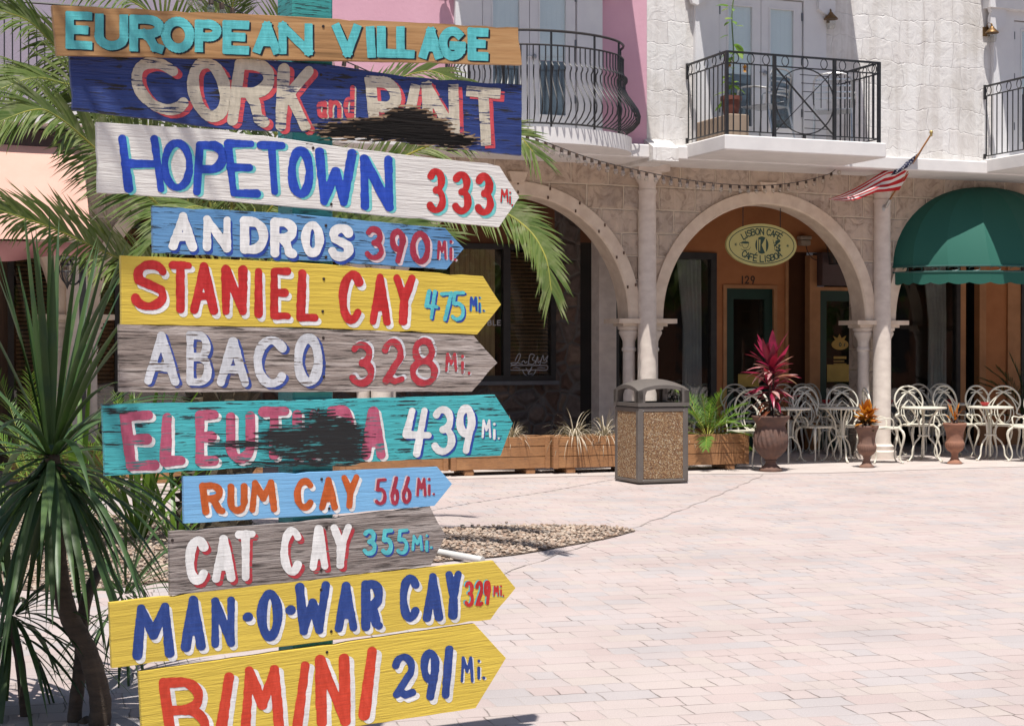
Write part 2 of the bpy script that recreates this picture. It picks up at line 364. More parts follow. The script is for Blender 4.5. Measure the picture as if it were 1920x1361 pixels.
def arcade_bay(c, B):
    w = MB(); n = 28; h = BAY / 2
    xs = [c - h] + [c + RO * math.cos(math.pi - math.pi * i / n) for i in range(n + 1)] + [c + h]
    zs = [SPR] + [SPR + RO * math.sin(math.pi * i / n) for i in range(n + 1)] + [SPR]
    for i in range(len(xs) - 1):
        if i == 0 or i == len(xs) - 2: z0 = z1 = SPR + 0.0
        else: z0, z1 = zs[i], zs[i + 1]
        x0, x1 = xs[i], xs[i + 1]
        v = [(x0, 0, z0), (x1, 0, z1), (x1, 0, WTOP), (x0, 0, WTOP), (x0, WT, z0), (x1, WT, z1), (x1, WT, WTOP), (x0, WT, WTOP)]
        w.add(v, [(0, 1, 2, 3), (5, 4, 7, 6), (0, 4, 5, 1)])
    w.build('arcade_wall', M_lowst, B, fix=False)
    r = MB(); ang = [math.pi * i / 44 for i in range(45)]
    vs = []
    for a in ang:
        ca, sa = math.cos(a), math.sin(a)
        for (q, y) in ((RO, -0.035), (RI + 0.02, -0.035), (RI, -0.015), (RI, WT + 0.015), (RO, WT + 0.015)):
            vs.append((c + q * ca, y, SPR + q * sa))
    fs = []
    for i in range(44):
        for j in range(5): fs.append((i * 5 + j, i * 5 + (j + 1) % 5, i * 5 + 5 + (j + 1) % 5, i * 5 + 5 + j))
    fs += [tuple(range(5)), tuple(range(44 * 5, 45 * 5))]
    r.add(vs, fs); ro = r.build('arch_trim', M_ring, B, smooth=30)
    k = MB(); k.prism([(c - 0.075, SPR + RO - 0.02), (c + 0.075, SPR + RO - 0.02), (c + 0.125, SPR + RO + 0.115), (c - 0.125, SPR + RO + 0.115)],
                      lambda x, z: (x, -0.055, z), lambda x, z: (x, 0.01, z)); k.build('keystone', M_ring, B)
def pier(s, B):
    m = MB()
    m.lathe([(0.19, 0), (0.19, 0.10), (0.155, 0.12), (0.16, 0.17), (0.125, 0.20), (0.118, 0.24), (0.118, 1.7), (0.113, 2.6), (0.108, 3.38), (0.118, 3.40), (0.118, 3.43), (0.108, 3.44), (0.108, 3.50), (0.135, 3.55), (0.175, 3.61), (0.18, 3.62), (0.18, 3.66)], (s, -0.05, 0), 28)
    m.box(s - 0.215, s + 0.215, -0.26, 0.12, 3.655, WTOP - 0.002)
    m.build('main_column', M_colm, B, smooth=35)
    for sx in (-0.16, 0.16):
        q = MB(); q.lathe([(0.125, 0), (0.125, 0.08), (0.10, 0.11), (0.085, 0.13), (0.083, 0.4), (0.076, 1.42), (0.088, 1.43), (0.092, 1.45), (0.088, 1.47), (0.078, 1.48), (0.080, 1.55), (0.10, 1.60), (0.125, 1.645), (0.128, 1.67), (0.115, 1.69), (0.14, 1.70), (0.145, 1.735), (0.13, 1.74)], (s + sx, 0.14, 0), 24)
        q.box(s + sx - 0.148, s + sx + 0.148, -0.005, 0.285, 1.738, 1.776)
        q.build('short_column', M_colm, B, smooth=35)
    i = MB(); i.box(s - 0.40, s + 0.40, -0.09, 0.37, 1.774, 1.832); i.build('impost', M_ring, B)
UY = -0.65
def upper_wall(s0, s1, m, B, z1=8.2):
    w = MB(); w.box(s0, s1, UY, UY + 0.3, 3.9, z1); w.build('upper_wall', m, B)
def ledge(s0, s1, B, y0=-0.80, z0=3.74, z1=3.90):
    w = MB(); w.bbox(s0, s1, y0, 0.4, z0, z1, 0.012); w.build('ledge', M_white, B)
for i in range(-3, 3):
    c = BAY * (i + 0.5); B = B_stone if i >= 0 else (B_pink if i >= -1 else B_lav)
    arcade_bay(c, B)
for i in range(-3, 4):
    pier(BAY * i, B_stone if i >= 0 else (B_pink if i >= -1 else B_lav))
upper_wall(-0.30, 11, M_upst, B_stone); upper_wall(-4.75, -0.302, M_pink, B_pink); upper_wall(-13, -4.752, M_lav, B_lav)
ledge(-0.02, 11, B_stone); ledge(-4.75, -0.33, B_pink, -0.79); ledge(-13, -4.752, B_lav)
# corner block with a sloping top where the two fronts meet
q = MB(); q.add([(-0.34, -0.90, 3.70), (0.0, -0.90, 3.70), (0.0, 0.1, 3.70), (-0.34, 0.1, 3.70), (-0.34, -0.90, 3.86), (0.0, -0.90, 3.86), (0.0, UY - 0.002, 3.98), (-0.34, UY - 0.002, 3.98), (0.0, 0.1, 3.98), (-0.34, 0.1, 3.98)],
     [(0, 1, 2, 3), (0, 1, 5, 4), (4, 5, 6, 7), (6, 7, 9, 8), (0, 4, 7, 9, 3), (1, 5, 6, 8, 2), (2, 3, 9, 8)]); q.build('corner_block', M_upst, B_stone)
for (B, s0, s1) in ((B_stone, -0.02, 11), (B_pink, -4.75, -0.022), (B_lav, -13, -4.752)):
    c = MB(); c.box(s0, s1, 0.41, 2.1, 3.66, 3.72); c.build('arcade_ceiling', M_ceil, B)
    r = MB(); r.box(s0, s1, -1.25, 6.0, 8.2, 8.4); r.build('roof', M_white, B)
    w = MB(); w.box(s0, s1, 5.7, 6.0, 0, 8.2); w.build('rear_wall', M_white, B)

def french_door(c, B, z0=3.935, lamp=True):
    """pair of glazed doors in a white surround; c = centre"""
    y = UY
    f = MB()
    f.box(c - 0.925, c - 0.60, y - 0.06, y + 0.01, z0, 5.92); f.box(c + 0.60, c + 0.925, y - 0.06, y + 0.01, z0, 5.92)
    f.box(c - 0.6, c + 0.6, y - 0.06, y + 0.01, 5.80, 5.92)
    for sx in (-1, 1):                                        # moulded header ends
        pr = [(0.78, 5.70), (0.925, 5.62), (0.99, 5.64), (1.02, 5.70), (1.02, 5.80), (1.00, 5.86), (1.03, 5.92), (0.78, 5.92)]
        f.prism([(c + sx * a, z) for a, z in pr], lambda x, z: (x, y - 0.12, z), lambda x, z: (x, y - 0.055, z))
    f.box(c - 1.06, c + 1.06, y - 0.16, y + 0.01, 5.92, 6.20); f.box(c - 1.12, c + 1.12, y - 0.20, y + 0.01, 6.20, 6.28)
    f.build('door_surround', M_wpaint, B)
    for sx in (-1, 1):
        x0, x1 = (c - 0.585, c - 0.004) if sx < 0 else (c + 0.004, c + 0.585)
        g0, g1 = x0 + 0.125, x1 - 0.125
        d = MB(); yy0, yy1 = y - 0.035, y - 0.002
        for a in ((x0, g0, z0 + .01, 5.785), (g1, x1, z0 + .01, 5.785), (g0, g1, z0 + .01, 4.20), (g0, g1, 5.67, 5.785)): d.box(a[0], a[1], yy0, yy1, a[2], a[3])
        for a in ((g0 - .018, g0, 4.18, 5.69), (g1, g1 + .018, 4.18, 5.69), (g0, g1, 4.18, 4.20), (g0, g1, 5.67, 5.69)): d.box(a[0], a[1], yy0 - 0.012, yy0, a[2], a[3])
        dd = d.build('balcony_door', M_wpaint, B)
        p = MB(); p.box(g0, g1, y - 0.020, y - 0.014, 4.20, 5.67); p.build('glass_pane', M_glass, dd)
        v = MB(); v.box(g0, g1, y - 0.008, y - 0.004, 4.86, 5.67); v.box(g0, g1, y - 0.010, y - 0.008, 4.84, 4.872)
        for k in range(5): v.box(g0 + .04 + k * (g1 - g0 - .08) / 4 - .002, g0 + .04 + k * (g1 - g0 - .08) / 4 + .002, y - 0.0095, y - 0.008, 4.87, 5.67)
        v.build('blind', M_blind, dd)
        v = MB(); v.box(g0, g1, y - 0.006, y - 0.003, 4.20, 4.835); v.build('dim_room', plain('dim_room', (0.16, 0.19, 0.22), 0.6, (0.08, 0.09, 0.11), 3, 0), dd)
        if sx > 0:
            h = MB(); h.lathe([(0.0, 0), (0.028, 0.004), (0.03, 0.02), (0.02, 0.03)], (0, 0, 0), 12); h.tube([(0, 0, .03), (-.05, 0, .035), (-.09, 0, .03)], .008, 6)
            h.v = [(a + x0 + 0.05, y - 0.035 - cc, bb + 4.87) for a, bb, cc in h.v]; h.build('handle', plain('brushed_steel', (0.35, 0.35, 0.36), 0.35, metal=0.9), dd)
        h = MB()
        for z in (4.35, 5.0, 5.55): h.box(x1 - 0.012 if sx > 0 else x0 - 0.006, x1 + 0.006 if sx > 0 else x0 + 0.012, yy0 - 0.012, yy0, z, z + 0.10)
        h.build('hinge', plain('steel_hinge', (0.22, 0.22, 0.23), 0.4, metal=0.8), dd)
french_door(1.25, B_stone); french_door(-1.84, B_pink); french_door(5.66, B_stone); french_door(9.8, B_stone)

def rail_straight(c, B, S):
    """balcony slab with a black iron railing of straight bars under a band of rings"""
    x0, x1, y0 = c - 1.04, c + 1.04, -1.66
    s = MB(); s.bbox(c - 1.10, c + 1.10, -1.735, UY - 0.002, 3.755, 3.93, 0.012); so = s.build('balcony_slab', M_white, B, fix=True)
    if not S: return
    z0, z1, z2 = 3.985, 4.77, 4.90; m = MB(); t = 0.009
    def bar(a, b, r=t): m.tube([a, b], r, 4)
    wl = UY - 0.01
    for z, r in ((z0, .010), (z1, .010), (z2, .016)):
        bar((x0, wl, z), (x0, y0, z), r); bar((x0, y0, z), (x1, y0, z), r); bar((x1, y0, z), (x1, wl, z), r)
    p1, p2 = x0 + (x1 - x0) * 0.305, x0 + (x1 - x0) * 0.70
    for x in (x0, p1, p2, x1):
        m.box(x - .018, x + .018, y0 - .018, y0 + .018, 3.93, z2 + .008)
    for x in (x0, x1): m.box(x - .012, x + .012, wl - .03, wl, z1 - .04, z2 + .02); m.box(x - .012, x + .012, wl - .03, wl, z0 - .03, z0 + .03)
    for xa, xb, n in ((x0, p1, 7), (p2, x1, 7)):
        for k in range(1, n): x = xa + (xb - xa) * k / n; bar((x, y0, z0), (x, y0, z1), .008)
    n = 9
    for x in (x0, x1):
        for k in range(1, n + 1): y = y0 + (wl - y0) * k / (n + .5); bar((x, y, z0), (x, y, z1), .008)
    zc = (z1 + z2) / 2; rr = (z2 - z1) / 2 - .008
    def ring(cx, cy, ax):
        m.tube([(cx + rr * 0.8 * math.cos(q) * (ax == 0), cy + rr * 0.8 * math.cos(q) * (ax == 1), zc + rr * math.sin(q)) for q in [2 * math.pi * k / 16 for k in range(16)]], .006, 4, closed=True)
    for xa, xb in ((x0, p1), (p1, p2), (p2, x1)):
        for k in range(3): ring(xa + (xb - xa) * (k + .55) / 3.1, y0, 0)
    for x in (x0, x1):
        for k in range(5): ring(x, y0 + (wl - y0) * (k + .5) / 5, 1)
    # centre panel: circle, diagonals and nested angles
    pc, pw, zc2 = (p1 + p2) / 2, (p2 - p1), (z0 + z1) / 2
    m.tube([(pc + pw / 2 * .97 * math.cos(q), y0 - .008, zc2 + (z1 - z0) / 2 * .98 * math.sin(q)) for q in [2 * math.pi * k / 40 for k in range(40)]], .009, 4, closed=True)
    bar((p1, y0, z1), (p2, y0, z0), .012); bar((p1, y0 + .015, z0), (p2, y0 + .015, z1), .006)
    for k in (.30, .55, .8):
        a = pw / 2 * k; hh = (z1 - z0) / 2 * k
        bar((pc - a * .2, y0, zc2 + hh), (pc + a, y0, zc2 + hh), .006); bar((pc + a, y0, zc2 + hh), (pc + a, y0, zc2 - hh * .3), .006)
        bar((pc, y0, zc2 - hh), (pc + a, y0, zc2 - hh), .006)
    bar((pc - pw * .3, y0, zc2), (pc - pw * .3, y0, zc2 + .28), .006)
    m.tube([(pc, y0, z0), (pc, y0, 3.935)], .02, 6)
    m.build('railing', M_iron, so)
rail_straight(1.27, B_stone, True); rail_straight(5.66, B_stone, True); rail_straight(9.8, B_stone, True)
for s in (1.27, 5.66, -1.84, 9.8):                                          # third floor balconies, above the frame
    z = 3.12; k = MB(); k.bbox(s - 1.12, s + 1.12, -1.72, UY - 0.002, 3.755 + z, 3.93 + z, 0.012)
    k.build('balcony_slab', M_white, B_stone if s > 0 else B_pink)

def belly_balcony(c, B, hw=1.20, pr=0.92):
    """bowed slab with bellied balusters"""
    def ell(a, k=0.0, z=0.0):
        return (c + (hw + k) * math.cos(a), UY - 0.002 - (pr + k) * math.sin(a), z)
    n = 48; A = [math.pi * i / n for i in range(n + 1)]
    s = MB()
    for (za, zb, k0, k1) in ((3.755, 3.93, 0, 0.0),):
        vs = [ell(a, k0, za) for a in A] + [ell(a, k1, zb) for a in A]
        s.add(vs, [tuple(range(n + 1)), tuple(range(2 * n + 1, n, -1))] + [(i, i + 1, n + 2 + i, n + 1 + i) for i in range(n)] + [(n, 0, n + 1, 2 * n + 1)])
    so = s.build('balcony_slab', M_white, B, smooth=30)
    m = MB(); rin = -0.10
    a0, a1 = R(4), R(176)
    AA = [a0 + (a1 - a0) * i / 60 for i in range(61)]
    m.tube([ell(a, rin, 5.02) for a in AA], .016, 5); m.tube([ell(a, rin, 4.86) for a in AA], .011, 5)
    m.tube([ell(a, rin, 3.985) for a in AA], .012, 5)
    prof = [(4.86, 0), (4.70, 0), (4.655, .012), (4.63, .045), (4.60, .045), (4.565, .018), (4.50, .02), (4.42, .06), (4.34, .12), (4.26, .175), (4.19, .20), (4.12, .19), (4.05, .13), (3.985, 0.03)]
    for i in range(46):
        a = a0 + (a1 - a0) * (i + .5) / 46
        m.tube([ell(a, rin + k, z) for z, k in prof], .0085, 5)
    for a in (a0, R(38), R(66), R(96), R(125), R(150), a1):
        m.tube([ell(a, rin, 3.94), ell(a, rin, 5.02)], .014, 5)
    m.build('railing', M_iron, so, smooth=60)
belly_balcony(-1.78, B_pink)
# lavender building: small railing glimpsed between the fronds
m = MB()
for z in (3.98, 4.86, 5.0): m.tube([(-9.4, -.98, z), (-6.3, -.98, z)], .013, 5)
for k in range(40): m.tube([(-9.4 + k * 3.1 / 39, -.98, 3.98), (-9.4 + k * 3.1 / 39, -.98, 4.86)], .009, 4)
s = MB(); s.bbox(-9.5, -6.2, -1.05, UY - 0.002, 3.755, 3.93); so = s.build('balcony_slab', M_white, B_lav); m.build('railing', M_iron, so)

# ------------------------------------------------------------ shop fronts at the back of the arcade (y = 1.9)
BW = 1.90
def panel(B, name, x0, x1, z0, z1, mat, y0=BW, y1=BW + 0.12):
    w = MB(); w.box(x0, x1, y0, y1, z0, z1); return w.build(name, mat, B)
def shopwin(B, x0, x1, z0, z1, fr=0.06, muls=(), curtain=None, blind=None, y=BW):
    f = MB(); d0, d1 = y - 0.05, y + 0.06
    f.box(x0, x0 + fr, d0, d1, z0, z1); f.box(x1 - fr, x1, d0, d1, z0, z1); f.box(x0 + fr, x1 - fr, d0, d1, z1 - fr, z1); f.box(x0 + fr, x1 - fr, d0, d1, z0, z0 + fr)
    for mx in muls: f.box(mx - .05, mx + .05, d0 + .004, d1 - .004, z0 + fr, z1 - fr)
    fo = f.build('shop_window', M_blackfr, B)
    p = MB(); p.box(x0 + fr, x1 - fr, y, y + 0.008, z0 + fr, z1 - fr); p.build('glass_pane', M_shopglass, fo)
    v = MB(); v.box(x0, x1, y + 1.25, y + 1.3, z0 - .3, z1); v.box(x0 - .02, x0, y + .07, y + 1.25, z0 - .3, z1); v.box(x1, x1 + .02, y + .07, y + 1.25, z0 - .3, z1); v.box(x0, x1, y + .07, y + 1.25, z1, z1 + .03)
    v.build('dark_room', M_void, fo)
    if curtain:
        c0, c1 = curtain; k = MB(); vs = []; n = 40; zz = [z1 - fr, z1 - 1.0, z1 - 1.9, max(z0 - .2, z1 - 2.7)]
        for j, z in enumerate(zz):
            for i in range(n + 1):
                t = i / n; tight = 1 - 0.25 * (j in (1, 2))
                vs.append((c1 - (1 - t) * (c1 - c0) * tight, y + .16 + .03 * math.sin(t * 34 + j * .4) + .015 * math.sin(t * 71), z))
        k.add(vs, [(j * (n + 1) + i, j * (n + 1) + i + 1, (j + 1) * (n + 1) + i + 1, (j + 1) * (n + 1) + i) for j in range(3) for i in range(n)])
        k.build('curtain', M_curtain, fo, smooth='all', fix=False)
    if blind:
        k = MB(); b0, b1 = blind; nn = int((z1 - z0 - 2 * fr) / .05)
        for i in range(nn):
            z = z0 + fr + .02 + i * .05
            k.add([(b0, y + .05, z), (b1, y + .05, z), (b1, y + .085, z + .036), (b0, y + .085, z + .036)], [(0, 1, 2, 3)])
        k.build('blind', M_slat, fo, fix=False)
    return fo
# bay of the pink building: fieldstone wall with a blinded window
panel(B_pink, 'fieldstone_wall', -4.75, -0.05, 0, 1.03, M_cob)
panel(B_pink, 'fieldstone_wall', -0.43, -0.05, 1.03, 3.66, M_cob)
panel(B_pink, 'fieldstone_wall', -4.75, -4.0, 1.03, 3.66, M_cob)
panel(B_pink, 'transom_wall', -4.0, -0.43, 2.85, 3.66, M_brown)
wpk = shopwin(B_pink, -4.0, -0.43, 1.03, 2.85, 0.07, (-1.135, -2.9), None, (-1.085, -0.5))
k = MB()
for i in range(9): k.box(-1.9 + i * .071, -1.9 + i * .071 + .066, BW + .07, BW + .075 + .004 * (i % 2), 1.1, 2.78)
k.build('vertical_blind', plain('tan_blind', (0.46, 0.30, 0.16), 0.7, (0.38, 0.235, 0.12), 12, 0.1, stretch=(8, 1, .3)), wpk)
panel(B_pink, 'window_sill', -4.05, -0.40, 0.975, 1.028, plain('grey_sill', (0.14, 0.14, 0.15), 0.6), BW - .09, BW - .001)
w = MB(); w.box(-0.20, 0.045, 0.95, 1.2, 0, 3.66); w.build('stone_post', M_colm, B_pink)
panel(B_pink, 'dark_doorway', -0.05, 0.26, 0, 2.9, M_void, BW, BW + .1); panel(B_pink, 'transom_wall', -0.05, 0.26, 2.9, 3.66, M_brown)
# cafe front
panel(B_stone, 'timber_jamb', 0.26, 0.42, 0, 2.85, M_jamb, BW - .03, BW + .1)
shopwin(B_stone, 0.42, 2.02, 0.35, 2.80, 0.09, (), (1.50, 1.90))
panel(B_stone, 'front_wall', 0.26, 3.14, 2.80, 3.66, M_oran)
panel(B_stone, 'front_wall', 2.02, 2.14, 0, 2.80, M_oran); panel(B_stone, 'front_wall', 2.14, 3.14, 2.36, 2.80, M_oran)
panel(B_stone, 'front_wall', 0.42, 2.02, 0, 0.35, M_oran)
def green_door(B, x0, x1, top, notice):
    f = MB(); f.box(x0 - .055, x0, BW - .03, BW + .1, 0, top + .05); f.box(x1, x1 + .055, BW - .03, BW + .1, 0, top + .05); f.box(x0, x1, BW - .03, BW + .1, top, top + .05)
    f.build('door_frame', M_jamb, B)
    d = MB(); st = .13
    d.box(x0, x0 + st, BW + .01, BW + .06, .02, top); d.box(x1 - st, x1, BW + .01, BW + .06, .02, top); d.box(x0 + st, x1 - st, BW + .01, BW + .06, top - .15, top); d.box(x0 + st, x1 - st, BW + .01, BW + .06, .02, .28)
    do = d.build('cafe_door', M_gdoor, B)
    p = MB(); p.box(x0 + st, x1 - st, BW + .03, BW + .038, .28, top - .15); p.build('glass_pane', M_shopglass, do)
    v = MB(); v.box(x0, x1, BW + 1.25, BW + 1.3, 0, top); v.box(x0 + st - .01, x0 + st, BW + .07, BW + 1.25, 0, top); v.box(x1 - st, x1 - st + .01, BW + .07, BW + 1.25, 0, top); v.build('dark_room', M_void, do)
    h = MB(); h.tube([(x1 - st * .5, BW - .005, .95), (x1 - st * .5, BW - .045, .98), (x1 - st * .5, BW - .045, 1.22), (x1 - st * .5, BW - .005, 1.25)], .01, 6); h.build('handle', M_iron, do)
    if notice:
        nb = MB(); nb.box(x0 + st + .02, x1 - st - .01, BW + .022, BW + .026, .98, 1.23); nb.build('notice_panel', plain('notice_gold', (0.50, 0.33, 0.07), 0.6, fine=40), do)
    return do
d1 = green_door(B_stone, 2.19, 2.95, 2.31, False)
nb = MB(); nb.box(2.40, 2.74, BW + .022, BW + .026, .92, 1.10); nb.build('notice_panel', plain('notice_gold', (0.50, 0.33, 0.07), 0.6, fine=40), d1)
panel(B_stone, 'front_wall', 2.14 + .87, 3.14, 0, 2.36, M_oran, BW + .002, BW + .12)
panel(B_stone, 'timber_jamb', 3.14, 3.19, 0, 3.0, M_jamb, BW - .03, BW + .1)
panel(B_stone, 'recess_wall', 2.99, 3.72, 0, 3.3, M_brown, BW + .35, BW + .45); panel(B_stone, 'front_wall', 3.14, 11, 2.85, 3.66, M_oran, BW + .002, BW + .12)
panel(B_stone, 'timber_jamb', 3.54, 3.66, 0, 2.80, M_jamb, BW - .03, BW + .1)
d2 = green_door(B_stone, 3.715, 4.50, 2.30, True)
panel(B_stone, 'sign_fascia', 3.67, 4.55, 2.37, 2.84, plain('plum_panel', (0.10, 0.062, 0.06), 0.6), BW - .16, BW + .1)
panel(B_stone, 'front_wall', 4.56, 4.62, 0, 2.85, M_oran, BW - .03, BW + .12)
w = MB(); ps, _ = fac(1592, 600, .86); w.box(ps, ps + .30, 0.55, 0.86, 0, 3.66); w.build('inner_pier', M_lowst, B_stone)
shopwin(B_stone, 4.62, 6.14, 0.30, 2.85, 0.07, (), (5.62, 6.05))
panel(B_stone, 'timber_jamb', 6.14, 6.25, 0, 2.85, M_jamb, BW - .03, BW + .1)
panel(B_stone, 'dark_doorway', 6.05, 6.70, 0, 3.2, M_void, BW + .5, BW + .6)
panel(B_stone, 'timber_jamb', 6.50, 6.62, 0, 2.85, M_jamb, BW - .03, BW + .1)
panel(B_stone, 'front_wall', 6.62, 7.02, 0, 2.85, M_oran); panel(B_stone, 'timber_jamb', 7.02, 7.26, 0, 2.85, M_jamb, BW - .03, BW + .1); shopwin(B_stone, 7.26, 9.2, 0.3, 2.85, 0.07); panel(B_stone, 'front_wall', 9.2, 11, 0, 2.85, M_oran)
# lavender building bays
panel(B_lav, 'shop_wall', -13, -7.5, 0, 3.66, plain('brown_boards', (0.10, 0.055, 0.03), 0.7, (0.06, 0.034, 0.02), 4, 0.3, stretch=(7, 1, .3)))
shopwin(B_lav, -7.5, -4.78, 0.6, 3.0, 0.07, (-6.2,), None, (-7.4, -4.85))
panel(B_lav, 'shop_wall', -7.5, -4.76, 0, 0.6, M_cob); panel(B_lav, 'shop_wall', -7.5, -4.76, 3.0, 3.66, M_brown)

for i in range(-2, 0):
    c = BAY * (i + .5)
    for k in range(5, 60, 5):
        for q in (RO - .02, RI + .03):
            a = R(k * 3.0); m = MB(); m.box(c + q * math.cos(a) - .008, c + q * math.cos(a) + .008, -.05, -.034, SPR + q * math.sin(a) - .018, SPR + q * math.sin(a) + .018); m.build('light_clip', plain('rusty_clip', (0.10, 0.05, 0.03), 0.7), B_pink)
# ------------------------------------------------------------ brush lettering: strokes -> outline -> flat mesh
def arc(cx, cy, rx, ry, a0, a1, n=14):
    return [(cx + rx * math.cos(R(a0 + (a1 - a0) * i / n)), cy + ry * math.sin(R(a0 + (a1 - a0) * i / n))) for i in range(n + 1)]
GL = {
 'A': [[(0, 0), (.5, 1), (1, 0)], [(.2, .32), (.8, .32)]],
 'B': [[(0, 0), (0, 1), (.5, 1)] + arc(.5, .77, .42, .23, 90, -90) + [(.05, .54)], [(.4, .54)] + arc(.5, .27, .5, .27, 90, -90) + [(0, 0)]],
 'C': [arc(.52, .5, .52, .5, 42, 318, 22)],
 'D': [[(0, 0), (0, 1), (.35, 1)] + arc(.35, .5, .65, .5, 90, -90, 18) + [(0, 0)]],
 'E': [[(1, 1), (0, 1), (0, 0), (1, 0)], [(0, .52), (.8, .52)]],
 'F': [[(1, 1), (0, 1), (0, 0)], [(0, .52), (.75, .52)]],
 'G': [arc(.52, .5, .52, .5, 48, 330, 22) + [(1, .42), (.55, .42)]],
 'H': [[(0, 0), (0, 1)], [(1, 0), (1, 1)], [(0, .5), (1, .5)]],
 'I': [[(.5, 0), (.5, 1)]],
 'K': [[(0, 0), (0, 1)], [(1, 1), (.05, .45)], [(.25, .58), (1, 0)]],
 'L': [[(0, 1), (0, 0), (1, 0)]],
 'M': [[(0, 0), (.12, 1), (.5, .42), (.86, 1), (1, 0)]],
 'N': [[(0, 0), (0, 1), (1, 0), (1, 1)]],
 'O': [arc(.5, .5, .5, .5, 90, 450, 28)],
 'P': [[(0, 0), (0, 1), (.5, 1)] + arc(.5, .74, .5, .26, 90, -90) + [(.05, .48)]],
 'R': [[(0, 0), (0, 1), (.5, 1)] + arc(.5, .75, .48, .25, 90, -90) + [(.05, .50)], [(.4, .5), (.62, .35), (.8, .05), (1, 0)]],
 'S': [arc(.5, .76, .46, .24, 20, 180, 12) + [(.1, .62), (.5, .52), (.92, .40)] + arc(.5, .25, .5, .25, 20, -165, 14)],
 'T': [[(0, 1), (1, 1)], [(.5, 1), (.5, 0)]],
 'U': [[(0, 1), (0, .35)] + arc(.5, .35, .5, .35, 180, 360, 14) + [(1, 1)]],
 'V': [[(0, 1), (.55, 0), (1, 1)]],
 'W': [[(0, 1), (.15, 0), (.5, .62), (.75, 0), (1, 1)]],
 'Y': [[(0, 1), (.5, .5), (1, 1)], [(.5, .5), (.42, 0)]],
 '-': [[(0, .5), (1, .5)]],
 'a': [arc(.45, .3, .42, .3, 60, 330, 14), [(.9, .6), (.9, .1), (1, 0)]],
 'n': [[(0, 0), (0, .62)], [(0, .4)] + arc(.45, .38, .45, .24, 160, 0) + [(.9, 0)]],
 'd': [arc(.45, .3, .42, .3, 60, 330, 14), [(.9, 1), (.9, 0)]],
 '0': [arc(.5, .5, .5, .5, 90, 450, 28)],
 '1': [[(.75, 1), (.25, 0)]],
 '!': [[(.5, 1), (.5, 0)]],
 '2': [arc(.48, .72, .46, .28, 165, -30, 14) + [(.08, .04), (.3, .1), (.6, .02), (1, .08)]],
 '3': [arc(.42, .76, .46, .24, 150, -70, 14) + [(.45, .52)], [(.45, .53)] + arc(.42, .27, .55, .27, 75, -150, 16)],
 '4': [[(.28, 1), (.02, .45), (1, .42)], [(.82, 1), (.48, 0)]],
 '5': [[(1, 1), (.22, .98), (.1, .58)] + arc(.42, .3, .55, .30, 110, -140, 16)],
 '6': [[(.75, 1), (.2, .45)] + arc(.5, .27, .46, .27, 160, 520, 22)],
 '7': [[(0, .95), (1, 1), (.35, 0)]],
 '8': [arc(.5, .76, .38, .24, 270, 630, 22), arc(.5, .26, .5, .26, 90, 450, 24)],
 '9': [arc(.48, .70, .46, .30, 30, 390, 22) + [(.9, .6), (.5, 0)]],
 'i': [[(.5, 0), (.5, .55)], [(.5, .9), (.5, .93)]],
 '.': [[(.5, .06), (.5, .1)]],
}
def field(segs, w, X, Y, flat=False):
    D = np.full(X.shape, -1e9)
    for (x0, y0, x1, y1, ww) in segs:
        dx, dy = x1 - x0, y1 - y0; l = math.hypot(dx, dy) + 1e-9; ux, uy = dx / l, dy / l
        ax, ay = X - x0, Y - y0
        t = ax * ux + ay * uy; p = np.abs(-ax * uy + ay * ux)
        if flat:
            d = np.maximum(p - w * ww, np.abs(t - l / 2) - l / 2 - w * 0.85)
        else:
            tc = np.clip(t, 0, l); d = np.hypot(ax - tc * ux, ay - tc * uy) - w * ww
        D = np.maximum(D, -d)
    return D
def wobble(X, Y, amp, sc_, seed):
    r = np.random.RandomState(seed); o = np.zeros_like(X)
    for k in range(6):
        a = r.rand() * 6.28; f = sc_ * (0.6 + r.rand() * 1.8)
        o += np.sin(X * math.cos(a) * f + Y * math.sin(a) * f + r.rand() * 6.28)
    return o * amp / 2.5
def march(V, xs, ys):
    """positive region of a grid as flat polygons (runs of full cells are merged)"""
    ny, nx = V.shape; verts = []; key = {}; faces = []
    def vid(k, p):
        if k not in key: key[k] = len(verts); verts.append(p)
        return key[k]
    S = V > 0
    cnt = S[:-1, :-1].astype(int) + S[:-1, 1:] + S[1:, :-1] + S[1:, 1:]
    for j in range(ny - 1):
        row = cnt[j]
        if not row.any(): continue
        i = 0
        while i < nx - 1:
            c = row[i]
            if c == 0: i += 1; continue
            if c == 4:
                k = i
                while k < nx - 1 and row[k] == 4: k += 1
                faces.append([vid((i, j), (xs[i], ys[j])), vid((k, j), (xs[k], ys[j])), vid((k, j + 1), (xs[k], ys[j + 1])), vid((i, j + 1), (xs[i], ys[j + 1]))])
                i = k; continue
            cs = ((i, j), (i + 1, j), (i + 1, j + 1), (i, j + 1)); poly = []
            for q in range(4):
                a, b = cs[q], cs[(q + 1) % 4]; va, vb = V[a[1], a[0]], V[b[1], b[0]]
                if va > 0: poly.append(vid(a, (xs[a[0]], ys[a[1]])))
                if (va > 0) != (vb > 0):
                    t = va / (va - vb); kk = (min(a, b), max(a, b))
                    poly.append(vid(kk, (xs[a[0]] + (xs[b[0]] - xs[a[0]]) * t, ys[a[1]] + (ys[b[1]] - ys[a[1]]) * t)))
            if len(poly) >= 3: faces.append(poly)
            i += 1
    return verts, faces
